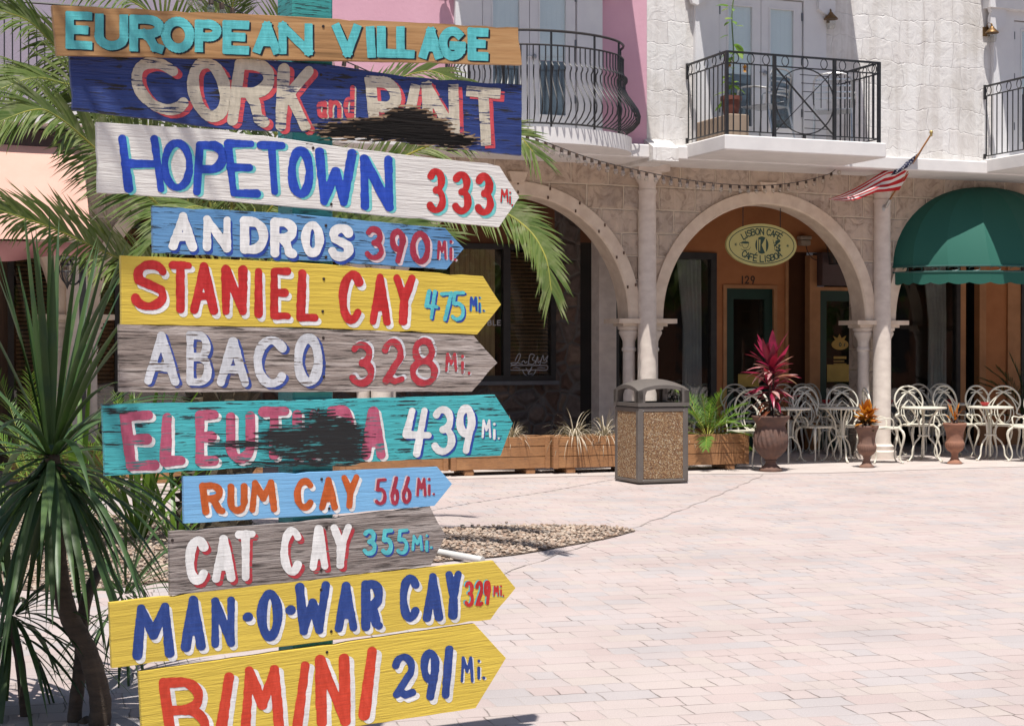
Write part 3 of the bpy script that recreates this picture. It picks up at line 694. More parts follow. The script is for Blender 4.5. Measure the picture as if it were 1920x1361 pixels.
def glyph_segs(ch, x0, x1, y0, y1, w, slant=0.0, slope=0.0, jit=0.10, rs=None):
    """letter box in px (y down); returns stroke segments"""
    out = []; rs = rs or random
    ix0, ix1 = x0 + w, x1 - w
    if ch in 'I1!i.' and x1 - x0 <= 2.3 * w: ix0 = ix1 = (x0 + x1) / 2
    iy0, iy1 = y0 + w, y1 - w
    for st in GL[ch]:
        pts = []; ph = rs.uniform(0, 6.28)
        if jit > 0.06 and len(st) < 8:
            s2 = [st[0]]
            for a, b in zip(st[:-1], st[1:]): s2 += [(a[0] + (b[0] - a[0]) * k / 4, a[1] + (b[1] - a[1]) * k / 4) for k in range(1, 5)]
            st = s2
        for gx, gy in st:
            X = ix0 + (ix1 - ix0) * gx + slant * (gy - 0.5); Y = iy1 + (iy0 - iy1) * gy + slope * (X - (x0 + x1) / 2)
            pts.append((X, Y))
        ww = 1 + rs.uniform(-jit, jit)
        for ki, (a, b) in enumerate(zip(pts[:-1], pts[1:])):
            if math.hypot(a[0] - b[0], a[1] - b[1]) > 1e-6 or len(pts) == 2: out.append((a[0], a[1], b[0], b[1], ww * (1 + (1.1 * jit * math.sin(ph + ki * 0.8) if jit > 0.06 else 0))))
    return out
def letters_mesh(groups, w, step, amp, seed, flat=False, shift=(0, 0), grow=0.0):
    """groups: list of segment lists -> list of (verts2d, faces)"""
    out = []
    for gi, segs in enumerate(groups):
        xs_ = [s[0] for s in segs] + [s[2] for s in segs]; ys_ = [s[1] for s in segs] + [s[3] for s in segs]
        m = w * 1.6 + amp * 2
        xs = np.arange(min(xs_) - m, max(xs_) + m, step); ys = np.arange(min(ys_) - m, max(ys_) + m, step)
        X, Y = np.meshgrid(xs, ys)
        V = field(segs, w + grow, X, Y, flat) + wobble(X, Y, amp * .62, 1.5 / w, seed + gi)
        out.append(march(V, xs + shift[0], ys + shift[1]))
    return out

# ------------------------------------------------------------ signpost
BA = R(28.0); BU = Vector((math.cos(BA), math.sin(BA), 0)); BN = Vector((-math.sin(BA), math.cos(BA), 0))
BP = Vector((-0.646, 5.2, 0))
def onboard(x, y, off=0.0):
    r = ray(x, y); C = Vector((0, 0, EYE)); P0 = BP + BN * off
    return C + r * ((P0 - C).dot(BN) / r.dot(BN))
ZM = {1: (90, 0, 3.24), 2: (540, 0, 3.24), 3: (180, 360, 3.402), 4: (560, 360, 3.402), 5: (180, 720, 3.402), 6: (560, 720, 3.402), 7: (190, 1020, 3.99), 8: (580, 1020, 3.99)}
def woodmat(name, paint, paint2=None, wood=(0.20, 0.15, 0.11), wear=0.0, grain=0.35, bare=False, rough=0.5, dark=0.25, brush=0.0, crack=1.0):
    """brush-painted or bare board; grain runs along x of the board"""
    N = NT(name); N.off = (random.uniform(0, 40), random.uniform(0, 9), random.uniform(0, 40)); v = N.coord('Object', (1, 1, 1)); st = N.coord('Object', (2.2, 10, 40)); st2 = N.coord('Object', (9, 10, 150))
    fine = N.noise(st2, 1.0, 4, 0.6); coarse = N.noise(st, 1.0, 5, 0.6, 0.6); blot = N.noise(v, 5.5, 4)
    if bare:
        c = N.ramp(coarse, [(0.25, sc(paint, 0.45)), (0.45, paint), (0.7, paint2 or sc(paint, 1.25))])
        c = N.mix(N.math('MULTIPLY', N.ramp(fine, [(0.36, 1.0), (0.48, 0.0)]), crack), c, sc(paint, 0.25))
    else:
        c = N.mix(N.ramp(blot, [(0.3, 0.0), (0.7, 1.0)]), paint, paint2 or sc(paint, 0.86))
        c = N.mix(N.math('MULTIPLY', N.ramp(fine, [(0.30, 1.0), (0.50, 0.0)]), dark), c, sc(paint, 0.35))
    if brush:
        bs = N.noise(N.coord('Object', (30, 10, 9), (0, R(35), 0)), 1.6, 5, 0.7)
        c = N.mix(N.math('MULTIPLY', N.ramp(bs, [(0.46, 0.0), (0.66, 1.0)]), brush), c, tuple(min(1, x * 1.35 + 0.035) for x in paint))
        c = N.mix(N.math('MULTIPLY', N.ramp(bs, [(0.34, 1.0), (0.46, 0.0)]), brush), c, sc(paint, 0.62))
    if wear > 0:
        wm = N.math('ADD', N.math('MULTIPLY', fine, 0.75), N.math('MULTIPLY', N.noise(N.coord('Object', (7, 7, 16)), 1.6, 6, 0.7), 0.42))
        c = N.mix(N.ramp(wm, [(0.70 - wear, 0.0), (0.74 - wear, 1.0)]), c, N.mix(blot, wood, sc(wood, 0.45)))
    N.base(c); N.val(N.math('MULTIPLY_ADD', fine, 0.3, rough - 0.15), N.b.inputs['Roughness'])
    N.b.inputs['Specular IOR Level'].default_value = 0.4 if not bare else 0.2
    N.bump(N.math('ADD', N.math('MULTIPLY', fine, 0.7), coarse), grain, 0.008); return N.mat
def paintmat(name, col, wear=0.0, under=(0.1, 0.1, 0.1), streak=0.18, grain=0.35):
    key = name
    if key in MATS: return MATS[key]
    MATS[key] = woodmat(name, col, sc(col, 0.80), under, wear, grain * 0.6, False, 0.45, streak, brush=0.34); return MATS[key]
post = thing('signpost', 'tall turquoise post nailed with eleven hand painted wooden direction boards', 'signpost', BP + BN * 0.095, BA)
PI_ = post.matrix_basis.inverted() if False else (Matrix.Translation(BP + BN * 0.095) @ Matrix.Rotation(BA, 4, 'Z')).inverted()
M_turq = woodmat('turquoise_post_paint', (0.055, 0.36, 0.34), (0.04, 0.27, 0.27), (0.03, 0.12, 0.12), 0.06, 0.3)
pm = MB(); pc = PI_ @ onboard(588, 680, 0.02); pc.z = 0
pm.bbox(pc.x - 0.069, pc.x + 0.069, -0.073, 0.073, 0, 2.95, 0.006)
pm.build('post', M_turq, post)

BOARD = {}
def board(key, poly, mat, label, thick=0.02, off=0.0, edge=None, tilt=None):
    """poly: outline in photo px (clockwise from top left), cut from a plank lying on the sign plane"""
    W3 = [onboard(x, y, off) for x, y in poly]
    if tilt is None:
        d_ = ((W3[1] - W3[0]).normalized() + (W3[-2 if len(poly) > 4 else 2] - W3[-1]).normalized()).normalized()
    ang = math.atan2(d_.z, d_.dot(BU))
    u = BU * math.cos(ang) + Vector((0, 0, math.sin(ang))); w = u.cross(BN) * 1.0
    if w.z < 0: w = -w
    c = sum(W3, Vector()) / len(W3)
    M = Matrix(((u.x, BN.x, w.x, c.x), (u.y, BN.y, w.y, c.y), (u.z, BN.z, w.z, c.z), (0, 0, 0, 1)))
    Mi = M.inverted(); P2 = [Mi @ p for p in W3]
    # resample the outline with a slightly uneven saw line
    out = []
    for i in range(len(P2)):
        a, b = P2[i], P2[(i + 1) % len(P2)]; n = max(2, int((b - a).length / 0.04)); nn = Vector((-(b - a).z, 0, (b - a).x)).normalized()
        for k in range(n):
            t = k / n; out.append(a.lerp(b, t) + nn * (0 if k == 0 else random.uniform(-.0008, .0008) - (.0035 if random.random() < .07 else 0)))
    b = MB(); n = len(out); e = 0.0018; cc = sum(out, Vector()) / n
    front = [p for p in out]
    def ins(p):
        q = (cc - p).normalized(); return p + Vector((q.x * e * .6, 0, q.z * e))
    vs = [ins(p) for p in front] + [p + Vector((0, e, 0)) for p in front] + [p + Vector((0, thick, 0)) for p in front]
    fs = [tuple(range(n)), tuple(range(3 * n - 1, 2 * n - 1, -1))]
    for q in (0, n):
        for i in range(n): fs.append((q + i, q + n + i, q + n + (i + 1) % n, q + (i + 1) % n))
    b.add(vs, fs, 0)
    o = b.build('sign_board', [mat], post, label=label)
    o.matrix_basis = PI_ @ M
    BOARD[key] = (o, Mi, off, random.randint(1, 999)); return o
def put(key, meshes, name, mat, lift):
    o, Mi, off, _ = BOARD[key]; b = MB()
    for vv, ff in meshes:
        if ff: b.add([Mi @ onboard(x, y, off) + Vector((0, -lift, 0)) for x, y in vv], ff)
    ob = b.build(name, mat, o, fix=False)
    return ob
SEED = [11]
def text(key, zoom, items, w, mat, shade=None, sh=(4, 4), slope=0.0, flat=False, amp=0.5, jit=0.10, grow=0.0, name='lettering', slant=0.0, lift=0.0):
    """items: (char, x0, x1, ytop, ybottom[, slant]) in the zoomed crop's px; w, sh in photo px"""
    gs = []
    for it in items:
        z = it[6] if len(it) > 6 else zoom
        ox, oy, k = ZM[z]; sl = (it[5] if len(it) > 5 else slant) / k
        gs.append(glyph_segs(it[0], ox + it[1] / k, ox + it[2] / k, oy + it[3] / k, oy + it[4] / k, w, sl, slope, jit))
    SEED[0] += 37; s0 = SEED[0]
    if shade is not None:
        put(key, letters_mesh(gs, w, 1.25, amp, s0 + 5, flat, sh, grow), name + '_shade', shade, 0.0007 + lift)
    put(key, letters_mesh(gs, w, 1.25, amp, s0, flat), name, mat, 0.0014 + lift)
def blob(key, ells, name, mat, lift, amp, fx, fy, seed, step=1.3, rough=1.0):
    """ragged patch; ells = (cx, cy, rx, ry) in photo px"""
    x0 = min(e[0] - e[2] for e in ells) - 20; x1 = max(e[0] + e[2] for e in ells) + 20
    y0 = min(e[1] - e[3] for e in ells) - 12; y1 = max(e[1] + e[3] for e in ells) + 12
    xs = np.arange(x0, x1, step); ys = np.arange(y0, y1, step * .8); X, Y = np.meshgrid(xs, ys); V = np.full(X.shape, -9.)
    for (cx, cy, rx, ry) in ells:
        q = np.hypot((X - cx) / rx, (Y - cy) / ry); V = np.maximum(V, (1 - q) * min(rx, ry))
    r = np.random.RandomState(seed); nz = np.zeros_like(X)
    for k in range(9):
        a = r.uniform(-.25, .25); f = fy * (0.5 + 2.2 * r.rand()); g_ = fx * (0.4 + 2 * r.rand())
        nz += np.sin(Y * f + X * a * fx + r.rand() * 6.28 + 1.4 * np.sin(X * g_ + r.rand() * 6.28))
    rowj = r.randn(len(ys)); V = V + amp * nz / 3 + rough * rowj[:, None] * amp * 0.35
    return put(key, [march(V, xs, ys)], name, mat, lift)
def nails(key, pts):
    o, Mi, off, _ = BOARD[key]
    for x, y in pts:
        m = MB(); m.lathe([(0.0, -.0026), (.0035, -.0024), (.0048, -.0012), (.0048, .001)], (0, 0, 0), 10)
        p = Mi @ onboard(x, y, off); m.v = [(a + p.x, c + p.y, bb + p.z) for a, bb, c in m.v]
        m.build('nail', plain('rusty_nail', (0.035, 0.022, 0.018), 0.6, metal=0.3), o)

# paints
C_TURQ = lin('4cc3c6'); C_WHITE = (0.66, 0.66, 0.66); C_NAVY = (0.020, 0.045, 0.17); C_YEL = (0.70, 0.52, 0.075)
P = dict(
 turq=paintmat('turquoise_letter', (0.11, 0.51, 0.54)), black=paintmat('black_letter', (0.012, 0.014, 0.02)),
 cream=paintmat('cream_letter', (0.55, 0.50, 0.40), 0.05, (0.025, 0.04, 0.13), 0.3), coral=paintmat('coral_letter', (0.58, 0.075, 0.09), 0.05, (0.025, 0.04, 0.13)),
 blue=paintmat('blue_letter', (0.018, 0.065, 0.44)), teal=paintmat('teal_shade', (0.16, 0.56, 0.56)),
 red=paintmat('red_letter', (0.50, 0.022, 0.022)), white=paintmat('white_letter', (0.76, 0.76, 0.755), 0.0, (0.2, 0.2, 0.2), 0.1),
 crim=paintmat('crimson_letter', (0.34, 0.028, 0.055)), dblue=paintmat('deep_blue_letter', (0.02, 0.06, 0.33)),
 pinkw=paintmat('pink_white_letter', (0.62, 0.50, 0.53)), cyan=paintmat('cyan_letter', (0.10, 0.50, 0.55)),
 wwhite=paintmat('worn_white_letter', (0.62, 0.64, 0.68), 0.05, (0.16, 0.12, 0.10), 0.25), wred=paintmat('worn_red_letter', (0.44, 0.035, 0.05), 0.05, (0.2, 0.17, 0.15), 0.25),
 wblue=paintmat('worn_blue_letter', (0.035, 0.07, 0.30), 0.05, (0.16, 0.12, 0.10)),
 rose=paintmat('rose_letter', (0.46, 0.095, 0.17), 0.04, (0.05, 0.25, 0.26)), orange=paintmat('orange_letter', (0.52, 0.105, 0.018)),
 rorange=paintmat('red_orange_letter', (0.60, 0.052, 0.022)), navy=paintmat('navy_letter', (0.018, 0.055, 0.25)))

# boards (outline in photo px)
board('EV', [(98, 10), (400, 24), (700, 39), (972, 52), (979, 122), (700, 115), (400, 109), (107, 103)], woodmat('bare_golden_board', (0.40, 0.225, 0.10), (0.47, 0.285, 0.135), bare=True, grain=0.12, rough=0.55, crack=0.12), 'bare golden wooden board with turquoise letters, topmost on the post', 0.022, -0.026)
board('CP', [(131, 104), (420, 107), (620, 122), (760, 144), (979, 159), (978, 292), (620, 250), (420, 242), (300, 225), (136, 206)], woodmat('navy_worn_board', (0.018, 0.036, 0.155), (0.024, 0.052, 0.21), (0.02, 0.018, 0.022), 0.055, 0.6, dark=0.45), 'worn navy blue plank with a burnt hole and cream letters shaded red')
board('HT', [(181, 229), (420, 244), (640, 276), (860, 302), (912, 306), (937, 312), (974, 370), (936, 426), (640, 396), (420, 376), (184, 361)], woodmat('white_board', (0.70, 0.68, 0.65), (0.63, 0.61, 0.585), (0.25, 0.22, 0.18), 0.0, 0.5, dark=0.12), 'white arrow board reading HOPETOWN 333 Mi.')
board('AN', [(286, 386), (560, 402), (835, 428), (870, 466), (838, 505), (560, 488), (288, 474)], woodmat('faded_blue_board', (0.075, 0.21, 0.43), (0.13, 0.30, 0.53), (0.03, 0.055, 0.085), 0.065, 0.3), 'short faded blue arrow board reading ANDROS 390 Mi.')
board('SC', [(227, 479), (560, 492), (906, 518), (940, 571), (895, 627), (560, 614), (228, 608)], woodmat('yellow_board', (0.66, 0.485, 0.07), (0.60, 0.435, 0.06), (0.4, 0.3, 0.05), 0.0, 0.4, dark=0.07), 'yellow arrow board with red letters reading STANIEL CAY 475 Mi.')
board('AB', [(223, 608), (560, 616), (888, 629), (933, 680), (885, 734), (560, 735), (224, 735)], woodmat('grey_driftwood_board', (0.29, 0.24, 0.215), (0.46, 0.41, 0.385), bare=True, grain=1.0, rough=0.8), 'grey weathered arrow board reading ABACO 328 Mi.')
board('EL', [(192, 758), (560, 750), (928, 740), (962, 793), (939, 854), (560, 872), (197, 892)], woodmat('teal_worn_board', (0.045, 0.37, 0.40), (0.07, 0.43, 0.46), (0.025, 0.04, 0.05), 0.055, 0.5), 'teal arrow board smeared with black paint ending 439 Mi.')
board('RC', [(344, 893), (600, 884), (820, 875), (848, 907), (815, 948), (600, 966), (346, 981)], woodmat('sky_blue_board', (0.17, 0.40, 0.68), (0.20, 0.45, 0.72), (0.15, 0.2, 0.25), 0.0, 0.25, dark=0.15), 'small sky blue arrow board reading RUM CAY 566 Mi.')
board('CC', [(318, 996), (560, 978), (806, 948), (836, 1003), (808, 1060), (560, 1090), (319, 1116)], woodmat('grey_plank_board', (0.24, 0.205, 0.19), (0.40, 0.36, 0.34), bare=True, grain=1.0, rough=0.8), 'grey weathered arrow board reading CAT CAY 355 Mi.')
board('MC', [(205, 1130), (560, 1088), (925, 1051), (967, 1102), (920, 1161), (560, 1208), (210, 1252)], woodmat('mustard_board', (0.66, 0.49, 0.075), (0.60, 0.44, 0.065), (0.4, 0.3, 0.05), 0.0, 0.35, dark=0.07), 'yellow arrow board with blue letters reading MAN-O-WAR CAY 329 Mi.')
board('BI', [(260, 1259), (560, 1216), (890, 1169), (949, 1233), (892, 1327), (560, 1378), (270, 1425)], woodmat('lemon_board', (0.68, 0.505, 0.075), (0.61, 0.45, 0.065), (0.4, 0.3, 0.05), 0.0, 0.45, dark=0.07), 'yellow arrow board reading BIMINI 291 Mi., lowest on the post')

text('EV', 1, [('E', 105, 272, 72, 302), ('U', 285, 486, 84, 305), ('R', 494, 705, 95, 322), ('O', 690, 885, 108, 320), ('P', 890, 1050, 123, 325), ('E', 1060, 1225, 127, 332), ('A', 1246, 1412, 132, 332), ('N', 1398, 1608, 138, 338),
               ('V', 268, 442, 145, 350, 0, 2), ('I', 466, 538, 158, 357, -8, 2), ('L', 540, 662, 158, 352, 0, 2), ('L', 656, 772, 160, 356, 0, 2), ('A', 795, 938, 166, 363, 0, 2), ('G', 915, 1078, 168, 366, 0, 2), ('E', 1090, 1220, 172, 370, 0, 2)],
     8.0, P['turq'], P['black'], (3.5, 2.5), 0.04, True, 0.35, 0.05)
text('CP', 1, [('C', 510, 850, 350, 700, -90), ('O', 848, 1108, 350, 742, -40), ('R', 1108, 1368, 362, 772, 45), ('K', 1388, 1608, 395, 805, 20)], 10.6, P['cream'], P['coral'], (8, 5.5), 0.06, False, 0.7, 0.08)
text('CP', 2, [('P', 482, 690, 470, 822, -30), ('I', 700, 790, 508, 800, 50), ('N', 815, 1040, 503, 850, -10), ('T', 1085, 1302, 532, 890, -15)], 9.8, P['cream'], P['coral'], (7.5, 5.5), 0.08, True, 0.5, 0.06)
text('CP', 2, [('a', 172, 240, 560, 718), ('n', 245, 330, 560, 720), ('d', 335, 408, 520, 722)], 4.0, P['coral'], P['cream'], (3.0, 1.5), 0.08, False, 0.4)
text('HT', 1, [('H', 445, 690, 820, 1172, -40), ('O', 684, 884, 845, 1165), ('P', 888, 1080, 860, 1190, 18), ('E', 1085, 1275, 850, 1200, -35), ('T', 1278, 1455, 860, 1190, -20), ('O', 1456, 1612, 893, 1205)], 7.6, P['blue'], P['teal'], (5.5, 2.8), 0.02)
text('HT', 2, [('W', 165, 412, 905, 1252), ('N', 440, 636, 945, 1280, -5)], 7.6, P['blue'], P['teal'], (5.5, 2.8), 0.05)
text('HT', 2, [('3', 845, 962, 1022, 1300), ('3', 1000, 1116, 1040, 1305), ('3', 1138, 1252, 1052, 1314)], 6.6, P['red'], P['teal'], (5, 4.5), 0.03, name='mileage')
text('HT', 2, [('M', 1288, 1340, 1148, 1232), ('i', 1340, 1356, 1160, 1240), ('.', 1350, 1372, 1225, 1255)], 1.7, P['red'], P['teal'], (1.5, 1), 0.0, amp=.2, name='mileage')
text('AN', 3, [('A', 465, 642, 128, 375), ('N', 680, 862, 150, 382), ('D', 920, 1096, 163, 396), ('R', 1113, 1282, 168, 420), ('O', 1308, 1452, 185, 416), ('S', 188, 348, 205, 440, 10, 4)], 8.0, P['white'], P['dblue'], (3.5, 6), 0.05)
text('AN', 4, [('3', 425, 546, 220, 438), ('9', 578, 686, 235, 456), ('0', 710, 840, 250, 462)], 5.2, P['crim'], P['pinkw'], (4, 4.5), 0.05, name='mileage')
text('AN', 4, [('M', 880, 945, 310, 432), ('i', 955, 985, 300, 435), ('.', 985, 1008, 415, 440)], 2.4, P['crim'], P['pinkw'], (2.5, 1.5), 0.0, amp=.25, name='mileage')
text('SC', 3, [('S', 228, 456, 438, 755, 20), ('T', 460, 615, 442, 772), ('A', 600, 776, 452, 780), ('N', 802, 962, 470, 786), ('I', 1008, 1064, 485, 802), ('E', 1110, 1246, 480, 816), ('L', 1284, 1425, 495, 826, 10)], 7.6, P['red'], P['white'], (5.5, 7.5), 0.03)
text('SC', 4, [('C', 256, 416, 502, 840, 10), ('A', 448, 588, 520, 852), ('Y', 600, 746, 525, 850)], 7.4, P['red'], P['white'], (5.5, 7.0), 0.03)
text('SC', 4, [('4', 800, 892, 622, 815), ('7', 898, 985, 632, 825), ('5', 968, 1062, 630, 825)], 3.5, P['cyan'], P['dblue'], (3.0, 2.5), 0.03, name='mileage')
text('SC', 4, [('M', 1088, 1140, 668, 762), ('i', 1140, 1165, 660, 770), ('.', 1168, 1188, 735, 765)], 1.9, P['dblue'], P['cyan'], (1.5, .5), 0.0, amp=.2, name='mileage')
text('AB', 3, [('A', 304, 530, 893, 1232), ('B', 572, 740, 888, 1240), ('A', 768, 978, 928, 1242), ('C', 1003, 1228, 918, 1248), ('O', 1262, 1444, 905, 1240)], 8.0, P['wwhite'], P['wblue'], (5.5, 4), 0.03, amp=.7)
text('AB', 4, [('3', 330, 486, 952, 1240), ('2', 525, 678, 935, 1235), ('8', 706, 888, 928, 1240)], 6.4, P['wred'], P['wwhite'], (3.5, -3.5), 0.0, amp=.7, name='mileage')
text('AB', 4, [('M', 932, 1012, 1025, 1150), ('i', 1030, 1058, 1030, 1158), ('.', 1072, 1100, 1125, 1165)], 2.6, P['wred'], P['wwhite'], (2, 1.5), 0.0, amp=.4, name='mileage')
text('EL', 5, [('E', 172, 384, 168, 552, -40), ('L', 415, 578, 180, 520, 12), ('E', 630, 784, 165, 522), ('U', 826, 1016, 175, 508), ('T', 1035, 1236, 142, 482), ('H', 1250, 1420, 160, 480)], 9.4, P['rose'], P['white'], (6, 4.5), -0.04, amp=.6)
text('EL', 6, [('R', 178, 352, 138, 480), ('A', 395, 556, 150, 480)], 9.0, P['rose'], P['white'], (5, 4), -0.03, amp=.6)
text('EL', 6, [('4', 660, 850, 148, 465), ('3', 852, 1000, 140, 450), ('9', 1003, 1130, 132, 445)], 6.6, P['white'], P['dblue'], (4, 3), -0.03, name='mileage')
text('EL', 6, [('M', 1165, 1228, 225, 345), ('i', 1236, 1258, 240, 355), ('.', 1262, 1288, 320, 355)], 2.2, P['white'], P['dblue'], (2, 1.5), 0.0, amp=.25, name='mileage')
text('RC', 5, [('R', 668, 816, 625, 832, -20), ('U', 838, 966, 632, 826), ('M', 976, 1156, 608, 818), ('C', 1262, 1396, 598, 806), ('A', 128, 250, 590, 805, 0, 6), ('Y', 268, 390, 574, 795, 0, 6)], 6.4, P['orange'], P['white'], (5, 5.5), -0.04)
text('RC', 6, [('5', 486, 562, 600, 772), ('6', 584, 642, 590, 770), ('6', 656, 720, 588, 762)], 3.0, P['crim'], P['pinkw'], (-2.6, -1.5), -0.03, amp=.35, name='mileage')
text('RC', 6, [('M', 750, 815, 595, 715), ('i', 820, 845, 590, 712), ('.', 850, 874, 680, 710)], 2.4, P['crim'], P['pinkw'], (-2, -.5), 0.0, amp=.3, name='mileage')
text('CC', 5, [('C', 570, 722, 970, 1275), ('A', 738, 888, 962, 1262), ('T', 885, 1022, 930, 1256), ('C', 1173, 1322, 908, 1222), ('A', 65, 192, 898, 1187, 0, 6), ('Y', 200, 342, 888, 1177, 0, 6)], 7.8, P['white'], P['wred'], (5.5, 6), -0.06)
text('CC', 6, [('3', 410, 498, 922, 1092), ('5', 524, 602, 920, 1088), ('5', 620, 702, 918, 1088)], 3.8, P['cyan'], P['dblue'], (2.5, 3), -0.03, amp=.35, name='mileage')
text('CC', 6, [('M', 718, 792, 958, 1062), ('i', 800, 832, 948, 1068), ('.', 832, 856, 1025, 1050)], 2.5, P['cyan'], P['dblue'], (2, 1), 0.0, amp=.3, name='mileage')
text('MC', 7, [('M', 236, 542, 440, 852), ('A', 598, 778, 384, 792), ('N', 818, 1002, 388, 772), ('-', 1052, 1132, 508, 578), ('O', 1166, 1352, 338, 720), ('-', 1370, 1452, 458, 526), ('W', -106, 155, 280, 675, 0, 8), ('A', 186, 362, 280, 656, 0, 8), ('R', 388, 552, 266, 642, 0, 8)], 8.3, P['navy'], P['white'], (5.5, 6.5), -0.07)
text('MC', 8, [('C', 672, 832, 222, 580), ('A', 848, 998, 212, 576), ('Y', 1014, 1142, 195, 558)], 7.6, P['navy'], P['white'], (5, 6), -0.07)
text('MC', 8, [('3', 1162, 1232, 275, 468), ('2', 1240, 1302, 272, 466), ('9', 1304, 1358, 270, 452)], 3.0, P['red'], P['cyan'], (-2.0, -1.2), -0.05, amp=.35, name='mileage')
text('MC', 8, [('M', 1374, 1420, 308, 388), ('i', 1424, 1442, 300, 388), ('.', 1440, 1462, 362, 392)], 1.8, P['red'], P['cyan'], (-1, 1), 0.0, amp=.2, name='mileage')
text('BI', 7, [('B', 458, 800, 990, 1520, -60), ('I', 880, 970, 955, 1420, 60), ('M', 1038, 1368, 902, 1420), ('I', 1430, 1560, 868, 1400, 60), ('N', 48, 302, 822, 1362, -10, 8), ('I', 378, 500, 766, 1308, 60, 8)], 9.6, P['rorange'], P['white'], (9, 5.5), -0.05)
text('BI', 8, [('2', 612, 800, 812, 1160), ('9', 828, 978, 782, 1165), ('1', 975, 1088, 758, 1152)], 7.2, P['navy'], P['white'], (6.5, 7.5), -0.05, name='mileage')
text('BI', 8, [('M', 1130, 1228, 838, 1032), ('i', 1250, 1282, 850, 1010), ('.', 1288, 1320, 970, 1010)], 2.6, P['navy'], P['white'], (2.2, 1.5), 0.0, amp=.3, name='mileage')
# damage and smears
M_char = woodmat('charred_wood', (0.006, 0.005, 0.005), (0.016, 0.013, 0.012), bare=True, grain=1.0, rough=0.9)
M_rawfib = woodmat('torn_fibres', (0.24, 0.16, 0.10), (0.40, 0.30, 0.20), bare=True, grain=0.8, rough=0.9)
burn = [(655, 246, 62, 13), (705, 242, 52, 20), (765, 234, 52, 30), (800, 250, 46, 24), (850, 266, 36, 13)]
blob('CP', [(a, b_ - 2.5, c + 3, d + 2.5) for a, b_, c, d in burn], 'torn_edge', M_rawfib, 0.0018, 4.5, .10, .40, 4, rough=1.6)
blob('CP', burn, 'burnt_patch', M_char, 0.0024, 4.5, .09, .40, 4, rough=1.6)
M_smear = woodmat('black_smear_paint', (0.010, 0.011, 0.012), (0.016, 0.017, 0.018), (0.05, 0.30, 0.32), 0.05, 0.5)
blob('EL', [(620, 822, 62, 44), (570, 830, 75, 34), (535, 812, 40, 16), (640, 850, 45, 24), (470, 832, 60, 4.5), (560, 868, 70, 6), (600, 790, 40, 20)], 'black_smear', M_smear, 0.0021, 6.0, .05, .42, 9, step=1.1, rough=1.6)
blob('EL', [(219, 771, 20, 3.5), (212, 832, 14, 2.5)], 'black_smear', M_smear, 0.0021, 2.5, .05, .5, 21, step=1.1, rough=1.6)
nails('CP', [(602, 141), (598, 238)]); nails('HT', [(587, 278), (621, 383)]); nails('AN', [(611, 423), (611, 482)]); nails('SC', [(607, 523), (605, 584)]); nails('AB', [(606, 633), (607, 706)]); nails('EV', [(606, 50)])
nails('EL', [(597, 768)]); nails('RC', [(603, 898), (617, 953)]); nails('CC', [(612, 988), (602, 1068), (323, 1012)]); nails('MC', [(602, 1105), (621, 1183)]); nails('BI', [(613, 1222)])
# ------------------------------------------------------------ street furniture
M_resin = plain('taupe_resin', (0.135, 0.118, 0.105), 0.5, (0.115, 0.10, 0.09), 8, 0.1)
def aggregate():
    N = NT('aggregate_panel'); v = N.coord('Object'); vo = N.n('TexVoronoi'); vo.inputs['Scale'].default_value = 88; N.l(v, vo.inputs['Vector'])
    e = N.n('TexVoronoi', feature='DISTANCE_TO_EDGE'); e.inputs['Scale'].default_value = 88; N.l(v, e.inputs['Vector'])
    sp = N.n('SeparateColor'); N.l(vo.outputs['Color'], sp.inputs[0])
    c = N.ramp(sp.outputs[0], [(0.0, (0.16, 0.07, 0.03)), (0.3, (0.29, 0.15, 0.065)), (0.6, (0.40, 0.235, 0.105)), (0.85, (0.52, 0.37, 0.205)), (1.0, (0.62, 0.52, 0.38))])
    N.base(N.mix(N.ramp(e.outputs[0], [(0.0, 1.0), (0.10, 0.0)]), c, (0.14, 0.075, 0.04))); N.b.inputs['Roughness'].default_value = 0.7
    N.bump(N.ramp(e.outputs[0], [(0.0, 0.0), (0.3, 1.0)]), 0.8, 0.012); return N.mat
M_agg = aggregate()
g0 = at(1197, 910, 1); r_ = ray(1197, 909); k_ = -EYE / r_.z; cor = Vector((0, 0, EYE)) + r_ * k_
A2 = 0.30
tc = thing('trash_can', 'square taupe litter bin with gravel faced panels and domed lid', 'litter bin', cor + FD * A2 + FQ * A2, FA)
f = MB(); f.bbox(-A2, A2, -A2, A2, 0.015, 0.06, 0.012); f.bbox(-A2, A2, -A2, A2, 0.775, 0.83, 0.01)
for sx in (-1, 1):
    for sy in (-1, 1):
        x, y = sx * (A2 - 0.033), sy * (A2 - 0.033); f.bbox(x - .035, x + .035, y - .035, y + .035, 0.02, 0.828, 0.012)
f.box(-A2 + .05, A2 - .05, -A2 + .05, A2 - .05, .06, .8); f.build('body_frame', M_resin, tc, smooth=30)
for k, (a, b_, c_, d_) in enumerate(((-A2 + .066, A2 - .066, -A2 + .004, -A2 + .02), (-A2 + .066, A2 - .066, A2 - .02, A2 - .004), (-A2 + .004, -A2 + .02, -A2 + .066, A2 - .066), (A2 - .02, A2 - .004, -A2 + .066, A2 - .066))):
    p = MB(); p.box(a, b_, c_, d_, .06, .776); p.build('gravel_panel', M_agg, tc)
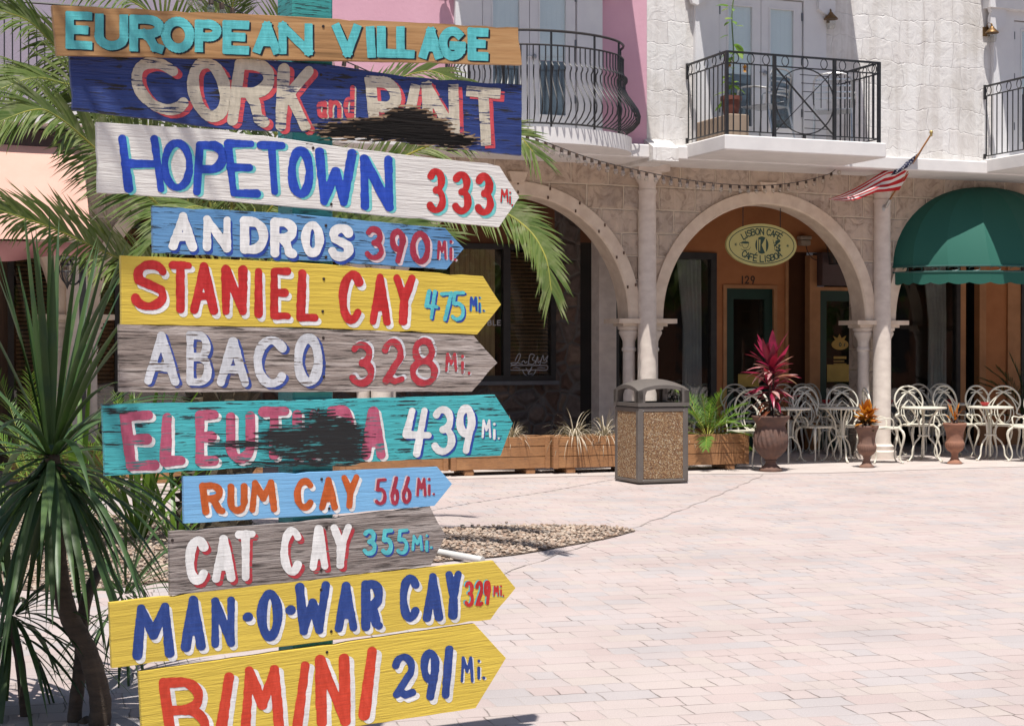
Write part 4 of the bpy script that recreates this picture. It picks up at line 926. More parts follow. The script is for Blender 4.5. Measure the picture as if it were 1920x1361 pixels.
# domed lid on four corner legs with openings on every side
l = MB(); n = 16; hw = A2 + .008; z0, z1 = .836, 1.05
def lid_z(x, y): return 1.005 + 0.062 * (1 - (abs(x) / hw) ** 2.2) + 0.062 * (1 - (abs(y) / hw) ** 2.2)
vs = []; 
for j in range(n + 1):
    for i in range(n + 1):
        x, y = -hw + 2 * hw * i / n, -hw + 2 * hw * j / n; q = max(abs(x), abs(y)) / hw
        e = (math.hypot(x, y) / hw)
        kx = 1 - 0.035 * (e > 1.2) * (e - 1.2) * 3
        vs.append((x * kx, y * kx, lid_z(x, y)))
fs = [(j * (n + 1) + i, j * (n + 1) + i + 1, (j + 1) * (n + 1) + i + 1, (j + 1) * (n + 1) + i) for j in range(n) for i in range(n)]
l.add(vs, fs); l.add([(a, b_, c_ - .02) for a, b_, c_ in vs], [q[::-1] for q in fs])
N8 = 20
for s in range(4):                                   # the four faces: arched opening between corner legs
    rot = Matrix.Rotation(s * math.pi / 2, 4, 'Z'); pts = []
    wi = hw - .075
    prof = [(-wi, z0 + .045)] + [(-wi + .012, z0 + .12)] + [(-wi + .03 + (2 * wi - .06) * i / 10, lid_z(-wi + .03 + (2 * wi - .06) * i / 10, hw) - .040) for i in range(11)] + [(wi - .012, z0 + .12), (wi, z0 + .045)]
    def P3(x, z, y): return rot @ Vector((x, y, z))
    for (yy) in (-hw, -hw + .03):
        pass
    top = [(x, min(lid_z(x, -hw), 9)) for x, z in prof]
    for (xa, za), (xb, zb) in zip(prof[2:-2], prof[3:-1]):
        l.add([P3(xa, za, -hw), P3(xb, zb, -hw), P3(xb, lid_z(xb, -hw) , -hw), P3(xa, lid_z(xa, -hw), -hw), P3(xa, za, -hw + .035), P3(xb, zb, -hw + .035)], [(0, 1, 2, 3), (4, 5, 1, 0)])
    for sx in (-1, 1):
        o_ = [(sx * hw, z0), (sx * (wi - .01), z0), (sx * (wi - .012), z0 + .12), (sx * (wi - .03), lid_z(wi - .03, hw) - .04), (sx * (wi - .03), lid_z(wi - .03, -hw)), (sx * hw, lid_z(hw, hw))]
        l.prism(o_, lambda x, z: P3(x, z, -hw), lambda x, z: P3(x, z, -hw + .06))
    l.box(-hw, hw, -hw - .001, -hw + .05, z0, z0 + .04, 0, rot)
l.build('lid', plain('taupe_lid', (0.13, 0.115, 0.104), 0.45, (0.115, 0.102, 0.092), 8, 0.1), tc, smooth=35)
bl = MB()
for sx, sz in ((-.2, .805), (.262, .04), (-.262, .04), (-.225, .80)): bl.lathe([(0.0, -.003), (.008, -.002), (.008, .002)], (0, 0, 0), 8); 
bl = MB()
for x, z in ((-.243, .79), (.243, .79), (-.243, .045), (.243, .045)): bl.add([(x + .007 * math.cos(q), -A2 - .003, z + .007 * math.sin(q)) for q in [k * .785 for k in range(8)]], [tuple(range(8))])
bl.build('bolt', plain('bolt_steel', (0.5, 0.5, 0.5), 0.4, metal=0.8), tc)

M_cedar = woodmat('cedar_plank', (0.40, 0.205, 0.092), (0.31, 0.15, 0.066), (0.26, 0.15, 0.085), 0.04, 0.3, dark=0.5)
M_cedar2 = woodmat('cedar_post', (0.38, 0.195, 0.09), (0.30, 0.145, 0.068), (0.20, 0.11, 0.06), 0.04, 0.3, dark=0.5)
M_soil = plain('planter_soil', (0.05, 0.035, 0.025), 0.95, (0.10, 0.075, 0.055), 20, 0.6, 0.02)
def planter(s0, s1, y, label, rot=0.0):
    ln = s1 - s0; o = thing('planter_box', label, 'planter', L((s0 + s1) / 2, y + .2), FA + rot, 'wooden planter boxes')
    x0, x1 = -ln / 2, ln / 2; zs = [(.07, .205), (.209, .325), (.329, .435)]
    for k, (a, b_) in enumerate(zs):
        for (ya, yb) in ((-.2, -.175), (.175, .2)):
            m = MB(); m.bbox(x0 + .002, x1 - .002, ya - .003 * k, yb, a, b_, .004); p = m.build('side_plank', M_cedar, o)
        for (xa, xb) in ((x0, x0 + .025), (x1 - .025, x1)):
            m = MB(); m.bbox(xa, xb, -.172, .172, a, b_, .004); m.build('end_plank', M_cedar2, o)
    for xa in (x0 - .012, x1 - .05):
        m = MB(); m.bbox(xa, xa + .062, -.222, -.201, .066, .44, .004); m.build('corner_batten', M_cedar2, o)
    for xa in (x0 + .16, x1 - .28):
        m = MB(); m.bbox(xa, xa + .12, -.19, .19, 0.0, .069, .012); m.build('foot', M_cedar2, o)
    m = MB(); m.box(x0 + .03, x1 - .03, -.174, .174, .08, .40); m.build('soil', M_soil, o)
    return o
planter(-2.86, -1.66, -.84, 'cedar planter box holding a dry grass tuft, half hidden by the teal board tip')
planter(-1.63, -.45, -.93, 'cedar planter box with drooping dead grass, left of the litter bin')
planter(-.34, .84, -1.08, 'cedar planter box with a bright green feathery palm, right of the litter bin')
planter(-4.15, -2.9, -.80, 'cedar planter box behind the boards, left of the dry grass planter')
planter(-6.30, -5.0, -.60, 'cedar planter box seen behind hanging strap leaves beyond the palm trunk')
planter(-7.65, -6.35, -.60, 'cedar planter box at the far left behind the spiky plant')

# urns
def terracotta(name, a, b_):
    return plain(name, a, 0.85, b_, 7, 0.35, 0.006, stretch=(1, 1, 2.2))
M_terA = terracotta('dark_terracotta', (0.16, 0.085, 0.062), (0.095, 0.058, 0.048))
M_terB = terracotta('brown_terracotta', (0.22, 0.12, 0.085), (0.15, 0.085, 0.065))
M_terC = terracotta('red_terracotta', (0.31, 0.145, 0.09), (0.22, 0.105, 0.07))
def ground_at(x, y):
    r = ray(x, y); return Vector((0, 0, EYE)) + r * (-EYE / r.z)
def urn(x, y, H_, Rm, mat, label, swirl):
    o = thing('urn_planter', label, 'urn', ground_at(x, y), FA, 'terracotta urns on the plaza'); s = H_
    prof = [(.60, 0), (.62, .03), (.60, .055), (.50, .075), (.42, .10), (.30, .135), (.26, .17), (.27, .185), (.33, .195), (.33, .21), (.30, .22), (.52, .28), (.74, .37), (.86, .46), (.90, .55), (.88, .64), (.82, .72), (.76, .79), (.75, .83), (.80, .87), (.93, .93), (1.0, .965), (1.02, .985), (1.0, 1.0), (.88, 1.0), (.80, .96), (.75, .9)]
    if not swirl:
        prof = [(.62, 0), (.64, .03), (.60, .05), (.44, .09), (.34, .14), (.28, .19), (.27, .23), (.32, .25), (.32, .27), (.36, .285), (.62, .34), (.76, .41), (.81, .48), (.80, .53), (.74, .56), (.70, .62), (.71, .70), (.76, .78), (.84, .86), (.95, .93), (1.0, .955), (1.0, .985), (.97, 1.0), (.85, 1.0), (.78, .96), (.73, .9)]
    pr = []
    for (a, b_), (c_, d_) in zip(prof[:-1], prof[1:]):
        for k in range(2): pr.append((a + (c_ - a) * k / 2, b_ + (d_ - b_) * k / 2))
    pr.append(prof[-1]); pr = [(a * Rm, z * s) for a, z in pr]
    def tw(r, z, a):
        if swirl and .27 * s < z < .82 * s: return r * (1 + .05 * math.sin(a * 20 + z / s * 16) * math.sin((z / s - .27) / .55 * math.pi) ** .5)
        if not swirl and .30 * s < z < .52 * s: return r * (1 + .02 * math.sin(a * 24))
        return r
    m = MB(); m.lathe(pr, (0, 0, 0), 96, 0, tw); m.build('urn_body', mat, o, smooth=50)
    e = MB(); e.lathe([(0.0, .93 * s), (.75 * Rm, .93 * s)], (0, 0, 0), 20, cap=False); e.build('soil', M_soil, o)
    return o
U1 = urn(1445, 884, .665, .225, M_terA, 'large dark terracotta urn with swirled fluting and a red leaved plant', True)
U2 = urn(1625, 877, .52, .145, M_terB, 'brown terracotta urn with an orange croton, nearer of the small urns to the large one', False)
U3 = urn(1790, 870, .52, .148, M_terC, 'reddish terracotta urn with sparse orange shoots, rightmost urn', False)

# cafe chairs and tables
M_cream = plain('cream_cast_metal', (0.68, 0.65, 0.555), 0.45, (0.60, 0.565, 0.475), 12, 0.15)
def make_chair():
    o = thing('cafe_chair', 'x', 'chair', (0, 0, 0), 0, 'cream metal cafe chairs')
    m = MB(); pr = [(0.0, .437), (.15, .437), (.195, .432), (.205, .440), (.205, .452), (.19, .458), (.0, .452)]
    m.lathe(pr, (0, 0, 0), 24); m.v = [(x * (1 + .08 * (y < 0)), y, z) for x, y, z in m.v]
    m.build('seat', M_cream, o, smooth=35)
    def back(x, z): return (x, .185 + (z - .45) * .16, z)
    h = MB()
    half = [(.145, .44), (.165, .50), (.21, .545), (.205, .575), (.165, .59), (.172, .64), (.205, .70), (.212, .77), (.185, .85), (.125, .915), (.06, .945), (0, .952)]
    pts = [back(x, z) for x, z in half] + [back(-x, z) for x, z in half[::-1][1:]]
    h.tube(spline(pts, 3), .0125, 6)
    for sx in (-1, 1):
        h.tube(spline([back(sx * a, z) for a, z in ((.20, .70), (.13, .78), (.03, .86), (-.07, .905), (-.13, .91))], 4), .008, 5)
        h.tube(spline([back(sx * a, z) for a, z in ((.17, .62), (.15, .70), (.09, .80), (0, .87), (-.10, .86))], 4), .008, 5)
        h.tube(spline([back(sx * a, z) for a, z in ((0, .455), (.055, .50), (.085, .59), (.075, .69), (0, .77))], 4), .008, 5)
        h.tube(spline([back(sx * a, z) for a, z in ((.03, .455), (.10, .52), (.125, .60), (.10, .68), (.03, .75))], 4), .007, 5)
        h.tube(spline([(sx * .205, .18, .565), (sx * .225, .12, .56), (sx * .235, .02, .575), (sx * .225, -.04, .56), (sx * .205, -.06, .50), (sx * .20, -.05, .445)], 4), .009, 5)
    h.build('backrest', M_cream, o, smooth=60)
    for sx in (-1, 1):
        for sy in (-1, 1):
            l_ = MB(); c = [(.150, .145, .44), (.185, .18, .40), (.198, .192, .33), (.178, .172, .22), (.155, .15, .11), (.165, .16, .04), (.192, .186, .008)]
            l_.tube(spline([(sx * a, sy * b_, z) for a, b_, z in c], 3), [.016] * 3 + [.02] * 3 + [.017] * 3 + [.012] * 3 + [.009] * 3 + [.010] * 3 + [.013], 6); l_.build('leg', M_cream, o, smooth=60)
    return o
def make_table():
    o = thing('cafe_table', 'x', 'table', (0, 0, 0), 0, 'cream metal cafe tables')
    m = MB(); m.lathe([(0, .68), (.24, .678), (.275, .675), (.287, .68), (.29, .69), (.286, .70), (.27, .703), (0, .702)], (0, 0, 0), 32); m.build('table_top', M_cream, o, smooth=35)
    for k in range(3):
        a = k * 2 * math.pi / 3 + .5; l_ = MB(); ca, sa = math.cos(a), math.sin(a)
        l_.tube(spline([(r * ca, r * sa, z) for r, z in ((.20, .675), (.15, .62), (.085, .52), (.065, .40), (.07, .31), (.14, .24), (.175, .15), (.185, .07), (.235, .012), (.26, .02))], 3), .0115, 6); l_.build('leg', M_cream, o, smooth=60)
    r = MB(); r.tube([(.072 * math.cos(q), .072 * math.sin(q), .33) for q in [k * math.pi / 8 for k in range(16)]], .009, 5, closed=True)
    r.tube([(0, 0, .05), (0, 0, .68)], .010, 6); r.build('leg_ring', M_cream, o, smooth=60); return o
chair0 = make_chair(); table0 = make_table(); used = {'c': 0, 't': 0}
def put_chair(x, y, deg, label):
    o = chair0 if not used['c'] else copy_thing(chair0); used['c'] += 1
    p = ground_at(x, y); o.location = (p.x, p.y, .004); o.rotation_euler = (0, 0, FA + R(deg)); o['label'] = label; return o
def put_table(x, y, label):
    o = table0 if not used['t'] else copy_thing(table0); used['t'] += 1
    p = ground_at(x, y); o.location = (p.x, p.y, .004); o.rotation_euler = (0, 0, FA + random.uniform(0, 2)); o['label'] = label; return o
for a in [(1532, 865, 8, 'front row cream cafe chair just right of the large dark urn'), (1590, 863, -14, 'front row cream cafe chair behind the table left of the brown urn'),
          (1660, 868, 68, 'cream cafe chair turned sideways beside the pillar base, right of the brown urn'), (1721, 860, -4, 'front row cream cafe chair behind the table left of the reddish urn'),
          (1795, 858, 8, 'front row cream cafe chair directly behind the reddish urn'), (1856, 858, 6, 'front row cream cafe chair behind the table right of the reddish urn'),
          (1888, 860, -28, 'cream cafe chair overlapping its neighbour near the right edge'), (1930, 866, -70, 'cream cafe chair cut off by the right edge of the picture'),
          (1396, 878, -50, 'cream cafe chair half hidden behind the green feathery planter'),           (1488, 850, 5, 'shaded rear cafe chair right behind the red leaved plant'), (1518, 849, -10, 'shaded rear cafe chair under the dark green cafe door'),
          (1546, 847, 20, 'shaded rear cafe chair in front of the brown recess'), (1597, 850, 0, 'shaded rear cafe chair left of the pillar, in front of the gold notice'),
          (1645, 850, 8, 'shaded rear cafe chair peeping out beside the tall column'), (1742, 849, 0, 'shaded rear cafe chair in front of the dark window, the left one'),
          (1780, 848, -10, 'shaded rear cafe chair in front of the dark window, the right one'), (1312, 850, 0, 'shaded cafe chair seen between litter bin and green feathery plant'),
          (1345, 849, 10, 'shaded cafe chair rising behind the green feathery plant'), (1388, 850, -12, 'shaded cafe chair left of the red leaved plant')]: put_chair(*a)
T1_ = put_table(1478, 868, 'round cream cafe table beside the large dark urn'); T2_ = put_table(1577, 866, 'round cream cafe table just left of the brown urn')
T3_ = put_table(1732, 865, 'round cream cafe table just left of the reddish urn'); T4_ = put_table(1857, 863, 'round cream cafe table right of the reddish urn')
T5_ = put_table(1780, 851, 'round cream cafe table in the second row behind the reddish urn'); T6_ = put_table(1664, 853, 'round cream cafe table in the second row behind the tall column')
T7_ = put_table(1550, 852, 'round cream cafe table in shade behind the front row by the recess')
M_redpl = plain('red_plastic', (0.42, 0.012, 0.018), 0.35, (0.36, 0.01, 0.015), 8, 0.05)
def bowl(T, dx, dy, label):
    o = thing('red_bowl', label, 'bowl', T.location + Vector((dx, dy, .703)), 0, 'red bowls on the cafe tables'); m = MB()
    m.lathe([(.03, 0), (.035, .004), (.04, .01), (.062, .045), (.066, .05), (.060, .048), (.038, .014), (0, .012)], (0, 0, 0), 18); m.build('bowl_body', M_redpl, o, smooth=40)
bowl(T7_, -.02, -.05, 'red bowl on the shaded table by the recess'); bowl(T6_, .02, 0, 'red bowl on the table behind the tall column')
bowl(T5_, .03, 0, 'red bowl on the second row table behind the reddish urn'); bowl(T4_, -.06, .05, 'red bowl on the table nearest the right edge')

# ------------------------------------------------------------ hanging oval cafe sign
s_c, z_c = fac(1427, 460, .14)
cs = thing('hanging_sign', 'oval cream and green cafe sign hanging in the middle arch', 'sign', L(s_c, .14, z_c), FA)
EA, EB = .52, .278
M_sgr = plain('sign_green', (0.012, 0.045, 0.03), 0.5, (0.015, 0.05, 0.034), 10, 0.02); M_scr = plain('sign_cream', (0.46, 0.42, 0.16), 0.5, (0.43, 0.39, 0.145), 6, 0.03)
def ellp(a, b_, y, n=72): return [(a * math.cos(2 * math.pi * k / n), y, b_ * math.sin(2 * math.pi * k / n)) for k in range(n)]
def slab(a, b_, y0, y1, mat, name, par):
    m = MB(); n = 72; m.add(ellp(a, b_, y0) + ellp(a, b_, y1), [tuple(range(n)), tuple(range(2 * n - 1, n - 1, -1))] + [(i, (i + 1) % n, n + (i + 1) % n, n + i) for i in range(n)]); return m.build(name, mat, par)
pn = slab(EA, EB, -.02, .02, M_scr, 'sign_panel', cs)
n = 72; m = MB(); a, b_ = ellp(EA - .035, EB - .035, -.0212), ellp(EA - .046, EB - .046, -.0212); m.add(a + b_, [(i, (i + 1) % n, n + (i + 1) % n, n + i) for i in range(n)]); m.build('border_line', M_sgr, pn, fix=False)
def sdf2d(segs_groups, w, step, seed, lift, name, mat, par, amp=0.0, flat=False, y=-.02, xf=None):
    b = MB()
    for vv, ff in letters_mesh(segs_groups, w, step, amp, seed, flat):
        if ff: b.add([(xf(x, z) if xf else (x, y - lift, z)) for x, z in vv], ff)
    return b.build(name, mat, par, fix=False)
def arc_text(txt, top, a_span, rx, rz, hgt):
    gs = []; k = len(txt); wts = [.55 if c in 'I ' else 1.0 for c in txt]; tot = sum(wts); acc = 0
    for c, wt in zip(txt, wts):
        t = (acc + wt / 2) / tot; acc += wt; q = c.replace('\u00c9', 'E')
        th = R(90 + a_span / 2 - a_span * t) if top else R(270 - a_span / 2 + a_span * t)
        px_, pz_ = rx * math.cos(th), rz * math.sin(th)
        tx, tz = (rx * math.sin(th), -rz * math.cos(th)) if top else (-rx * math.sin(th), rz * math.cos(th)); l_ = math.hypot(tx, tz); tx /= l_; tz /= l_
        if c == ' ': continue
        wdt = .052 if c != 'I' else .01
        def T(gx, gy): return (px_ + (gx - .5) * wdt * tx - (gy - .5) * hgt * tz, pz_ + (gx - .5) * wdt * tz + (gy - .5) * hgt * tx)
        sg = []
        for st in GL[q]:
            pts = [T(*p) for p in st]
            for A_, B_ in zip(pts[:-1], pts[1:]):
                if math.hypot(A_[0] - B_[0], A_[1] - B_[1]) > 1e-7: sg.append((A_[0], A_[1], B_[0], B_[1], 1))
        if c == '\u00c9': A_, B_ = T(.4, 1.15), T(.75, 1.4); sg.append((A_[0], A_[1], B_[0], B_[1], .8))
        gs.append(sg)
    return gs
sdf2d(arc_text('LISBON CAF\u00c9', True, 112, .345, .176, .078), .0078, .0026, 3, .0012, 'sign_lettering', M_sgr, pn)
sdf2d(arc_text('CAF\u00c9 LISBOA', False, 108, .345, .176, .078), .0078, .0026, 5, .0012, 'sign_lettering', M_sgr, pn)
def poly_l(pts): return [(a[0], a[1], b[0], b[1], 1) for a, b in zip(pts[:-1], pts[1:])]
em = MB(); em.add([(.098 * math.cos(q), -.0212, .112 * math.sin(q)) for q in [k * math.pi / 18 for k in range(36)]], [tuple(range(36))]); em.build('emblem_plate', M_sgr, pn, fix=False)
em = MB(); em.add([(-.004, -.0222, 0), (.06, -.0222, -.125), (.06, -.0222, .108)], [(0, 1, 2)]); em.add([(-.07, -.0222, -.115), (-.055, -.0222, -.115), (-.055, -.0222, .115), (-.07, -.0222, .10)], [(0, 1, 2, 3)]); em.add([(-.038, -.0222, -.075), (-.028, -.0222, -.075), (-.024, -.0222, .02), (-.02, -.0222, .07), (-.046, -.0222, .07), (-.042, -.0222, .02)], [tuple(range(6))]); em.build('emblem_cutlery', M_scr, pn, fix=False)
cup = [poly_l(arc(-.245, .028, .055, .012, 0, 360, 18)), poly_l([(-.30, .028), (-.285, -.02), (-.262, -.045), (-.228, -.045), (-.205, -.02), (-.19, .028)]), poly_l(arc(-.31, .005, .02, .018, 60, 300, 10)), poly_l([(-.24, .05), (-.25, .07), (-.235, .085), (-.245, .105)]), poly_l(arc(-.245, -.05, .065, .02, 200, 340, 10)), poly_l([(-.19, -.055), (-.18, -.05)]), poly_l([(-.175, -.04), (-.168, -.03)])]
sdf2d(cup, .0035, .0022, 2, .0012, 'emblem_cup', M_sgr, pn)
em = MB(); em.add([(-.245 + .05 * math.cos(q), -.0213, .028 + .010 * math.sin(q)) for q in [k * math.pi / 9 for k in range(18)]], [tuple(range(18))])
rr = random.Random(3)
for k in range(30):
    x, z = .215 + rr.uniform(-.05, .06), rr.uniform(-.075, .06); x += -.5 * (z + .0) * (z < -.03)
    if math.hypot((x - .235) / .055, (z + .002) / .085) > 1: x = .235 + rr.uniform(-.03, .03)
    em.add([(x + .0135 * math.cos(q), -.0212 - .00002 * k, z + .0135 * math.sin(q)) for q in [i * math.pi / 5 for i in range(10)]], [tuple(range(10))])
em.build('emblem_grapes', M_sgr, pn, fix=False)
sdf2d([poly_l([(.172, .05), (.185, .005), (.19, -.02), (.19, -.06)]), poly_l([(.172, .03), (.205, .03)]), poly_l([(.165, .075), (.175, .03)])] + [poly_l([(sx * .385 + .02 * math.cos(R(a)), .02 * math.sin(R(a))), (sx * .385 - .02 * math.cos(R(a)), -.02 * math.sin(R(a)))]) for sx in (-1, 1) for a in (0, 60, 120)], .0032, .0022, 8, .0012, 'emblem_marks', M_sgr, pn)
rd = MB()
for px_ in (1393, 1463):
    s1, z1_ = fac(px_, 400, .14); rd.tube([(s1 - s_c, 0, EB * math.sqrt(max(0, 1 - ((s1 - s_c) / EA) ** 2)) - .005), (s1 - s_c, 0, 3.37 - z_c - (0.0 if px_ < 1400 else 0.0))], .006, 5)
rd.build('hanging_rod', M_iron, cs)
# house number 129, window lettering and window logo
def fac_text(items, w, y, name, mat, par, step=.9, amp=0, flat=False):
    gs = [glyph_segs(c, a, b_, t, bt, w, sl, 0, 0) for c, a, b_, t, bt, sl in items]; b = MB()
    for vv, ff in letters_mesh(gs, w, step, amp, 1, flat):
        if ff:
            q = []
            for x, z in vv:
                s1, z1_ = fac(x, z, y); q.append((s1, y, z1_))
            b.add(q, ff)
    return b.build(name, mat, par, fix=False)
M_num = plain('bronze_number', (0.06, 0.03, 0.015), 0.5); M_dec = plain('white_decal', (0.50, 0.50, 0.52), 0.6, bump=0)
fac_text([('!', 1390, 1394, 517, 533, 0), ('2', 1396, 1405, 517, 533, 0), ('9', 1407, 1416, 517, 533, 0)], 1.3, BW - .004, 'house_number', M_num, B_stone, .5)
fac_text([('B', 914, 922, 600, 610.5, 0), ('L', 924, 930.5, 600, 610.5, 0), ('E', 932, 939.5, 600, 610.5, 0)], .9, BW - .006, 'window_lettering', M_dec, wpk, .4)
def px_strokes(lines, w, y, name, mat, par):
    gs = [[(a[0], a[1], b[0], b[1], 1) for a, b in zip(l_[:-1], l_[1:])] for l_ in lines]; b = MB()
    for k, (vv, ff) in enumerate(letters_mesh(gs, w, .45, 0, 1)):
        b.add([(lambda t: (t[0], y - .0004 * k, t[1]))(fac(x, z, y)) for x, z in vv], ff)
    return b.build(name, mat, par, fix=False)
def cv(pts, n=6): return [(p.x, p.y) for p in spline([(a, b_, 0) for a, b_ in pts], n)]
px_strokes([cv([(966, 676), (972, 664), (976, 666), (970, 680), (962, 684), (958, 681), (968, 680), (980, 683)]), cv([(978, 680), (982, 676), (985, 681), (988, 678)]), cv([(990, 683), (994, 665), (1002, 666), (998, 674), (1004, 677), (998, 683), (990, 681)]), cv([(1004, 682), (1008, 668), (1009, 680), (1013, 676)]), cv([(1012, 684), (1018, 666), (1020, 676), (1027, 667), (1024, 678)]), cv([(1016, 680), (1022, 680), (1026, 677)]),
            [(960, 685), (1024, 685)] + [(1027, 687), (1027, 691), (1024, 694)] + [(958, 694), (955, 691), (955, 688), (960, 685)], [(962, 690), (968, 689), (974, 690.5)], [(1008, 690), (1014, 689), (1021, 690)],
            [(992 + 12 * math.cos(R(a)), 693 + 12 * math.sin(R(a))) for a in range(0, 181, 12)], cv([(986, 690), (992, 698), (997, 688), (990, 701), (998, 700)])], .75, BW - .007, 'window_logo', M_dec, wpk)
# gold pineapple and opening hours on the right hand green door
M_gold = plain('gold_decal', (0.42, 0.25, 0.04), 0.5, bump=0.0)
def px_poly(polys, y, name, mat, par):
    b = MB()
    for k, p in enumerate(polys): b.add([(lambda t: (t[0], y - .0003 * k, t[1]))(fac(x, z, y)) for x, z in p], [tuple(range(len(p)))])
    return b.build(name, mat, par, fix=False)
px_poly([[(1575 + 16 * math.cos(R(a)), 646 + 10 * math.sin(R(a))) for a in range(0, 360, 15)], [(1567, 640), (1562, 630), (1570, 634), (1574, 626), (1578, 634), (1587, 629), (1582, 640)]] + [[(1563, z), (1563 + 24 - 4 * (k % 2), z), (1563 + 24 - 4 * (k % 2), z + h), (1563, z + h)] for k, (z, h) in enumerate(((668, 5), (676, 2.2), (681, 2.2), (686, 2.2), (690, 2), (696, 2.2), (700, 2), (704, 2)))], BW + .026, 'door_decal', M_gold, d2)
fac_text([('O', 1573, 1578, 642, 650, 0), ('1', 1581, 1586, 643, 650, 0)], .8, BW + .0245, 'decal_mark', M_gdoor, d2, .35)

# wall lamps
M_brass = plain('aged_brass', (0.20, 0.115, 0.045), 0.45, (0.10, 0.06, 0.03), 20, 0.2, metal=0.7)
M_lglass = glassmat('lamp_glass', (0.9, 0.9, 0.88), 1.5)
def wall_lamp(x, y, label):
    s, z = fac(x, y, UY - .13); o = thing('wall_lamp', label, 'wall lamp', L(s, UY - .13, z), FA, 'brass wall lamps between the balconies')
    m = MB(); m.lathe([(0, .07), (.02, .068), (.035, .045), (.06, .02), (.085, -.005), (.088, -.02), (.05, -.015), (0, -.01)], (0, 0, 0), 20); m.build('lamp_hood', M_brass, o, smooth=40)
    m = MB(); m.tube(spline([(0, 0, .06), (0, .01, .10), (0, .06, .125), (0, .10, .09), (0, .12, .03)], 4), .012, 6); m.box(-.05, .05, .105, .13, -.04, .08); m.build('lamp_arm', M_brass, o)
    g_ = MB(); g_.lathe([(.05, -.018), (.06, -.05), (.058, -.10), (.045, -.135), (0, -.14)], (0, 0, 0), 18, cap=False); g_.build('lamp_glass', M_lglass, o, smooth='all')
wall_lamp(1558, 34, 'brass wall lamp right of the white doors of the middle balcony'); wall_lamp(1860, 60, 'brass wall lamp left of the white doors of the rightmost balcony')
wall_lamp(836, -22, 'brass wall lamp on the pink wall above the curved balcony')
# emergency light and lantern in the cafe arch
s, z = fac(1508, 453, BW - .06); o = thing('emergency_light', 'small off white box lamp on the orange wall right of the oval sign', 'light', L(s, BW - .06, z), FA)
m = MB(); m.bbox(-.08, .08, -.05, .06, -.06, .02, .01); m.bbox(-.095, .095, -.06, .06, .025, .08, .012); m.build('lamp_box', plain('offwhite_plastic', (0.42, 0.34, 0.26), 0.5), o)
m = MB(); m.tube(spline([(.03, 0, -.06), (.06, 0, -.15), (.14, 0, -.24), (.22, .02, -.26)], 4), .006, 5); m.build('cable', M_iron, o)
def lantern(s, y, z, label, sc_=1.0, name='lantern'):
    o = thing(name, label, 'lantern', L(s, y, z), FA); m = MB(); a, b_ = .085 * sc_, .055 * sc_
    for sx in (-1, 1):
        for sy in (-1, 1): m.tube([(sx * a, sy * a, 0), (sx * b_, sy * b_, -.26 * sc_)], .007, 4)
    m.box(-b_ - .01, b_ + .01, -b_ - .01, b_ + .01, -.275 * sc_, -.258 * sc_); m.box(-a - .012, a + .012, -a - .012, a + .012, 0, .015)
    m.add([(-a, -a, .015), (a, -a, .015), (a, a, .015), (-a, a, .015), (0, 0, .09 * sc_)], [(0, 1, 4), (1, 2, 4), (2, 3, 4), (3, 0, 4)]); m.tube([(0, 0, .08), (0, .05, .14), (0, .12, .12)], .008, 5)
    m.build('lantern_frame', M_iron, o); g_ = MB(); a -= .005
    g_.add([(-a, -a, -.002), (a, -a, -.002), (a, a, -.002), (-a, a, -.002), (-b_, -b_, -.255 * sc_), (b_, -b_, -.255 * sc_), (b_, b_, -.255 * sc_), (-b_, b_, -.255 * sc_)], [(0, 1, 5, 4), (1, 2, 6, 5), (2, 3, 7, 6), (3, 0, 4, 7)]); g_.build('lantern_glass', M_lglass, o, fix=False)
s, z = fac(1566, 460, BW - .28); lantern(s, BW - .28, z, 'black wall lantern in front of the plum panel above the second green door')

# ------------------------------------------------------------ flag on the pillar
fl = thing('flag', 'red white and blue striped flag on a slanting pole fixed to the pillar', 'flag', L(3.457, -.18, 2.95), FA)
FI = (Matrix.Translation(L(3.457, -.18, 2.95)) @ Matrix.Rotation(FA, 4, 'Z')).inverted()
def onf(x, y, yp):
    s, z = fac(x, y, yp); return FI @ L(s, yp, z)
pb, pt = onf(1662, 384, -.19), onf(1746, 252, -1.20)
m = MB(); m.tube([pb.lerp(pt, t) for t in (0, .5, 1)], .011, 8); m.build('flag_pole', plain('varnished_pole', (0.36, 0.16, 0.05), 0.4, (0.30, 0.13, 0.04), 10, 0.1), fl, smooth='all')
m = MB(); m.lathe([(0, -.03), (.02, -.02), (.014, .0), (.024, .02), (.02, .04), (0, .05)], pt, 12); m.build('finial', plain('gold_finial', (0.55, 0.40, 0.15), 0.35, metal=0.6), fl, smooth='all')
m = MB(); m.tube([pb + Vector((0, .06, -.04)), pb + Vector((0, .0, -.02)), pb.lerp(pt, .08)], .02, 8); m.lathe([(.035, -.05), (.04, 0), (.03, .05)], pb + Vector((0, .07, -.03)), 12); m.build('pole_bracket', plain('cast_bracket', (0.5, 0.5, 0.5), 0.4, metal=0.6), fl)
top = [(1740, 263), (1722, 287), (1694, 308), (1672, 313), (1650, 325), (1628, 339), (1604, 353), (1576, 366), (1553, 374)]
bot = [(1686, 357), (1672, 358.5), (1656, 360), (1642, 361), (1630, 366), (1614, 372), (1600, 376), (1586, 377), (1568, 376.5)]
NU, NV = 39, 48
def ev(c, t):
    t *= len(c) - 1; i = min(int(t), len(c) - 2); f_ = t - i; return (c[i][0] + (c[i + 1][0] - c[i][0]) * f_, c[i][1] + (c[i + 1][1] - c[i][1]) * f_)
vs = []
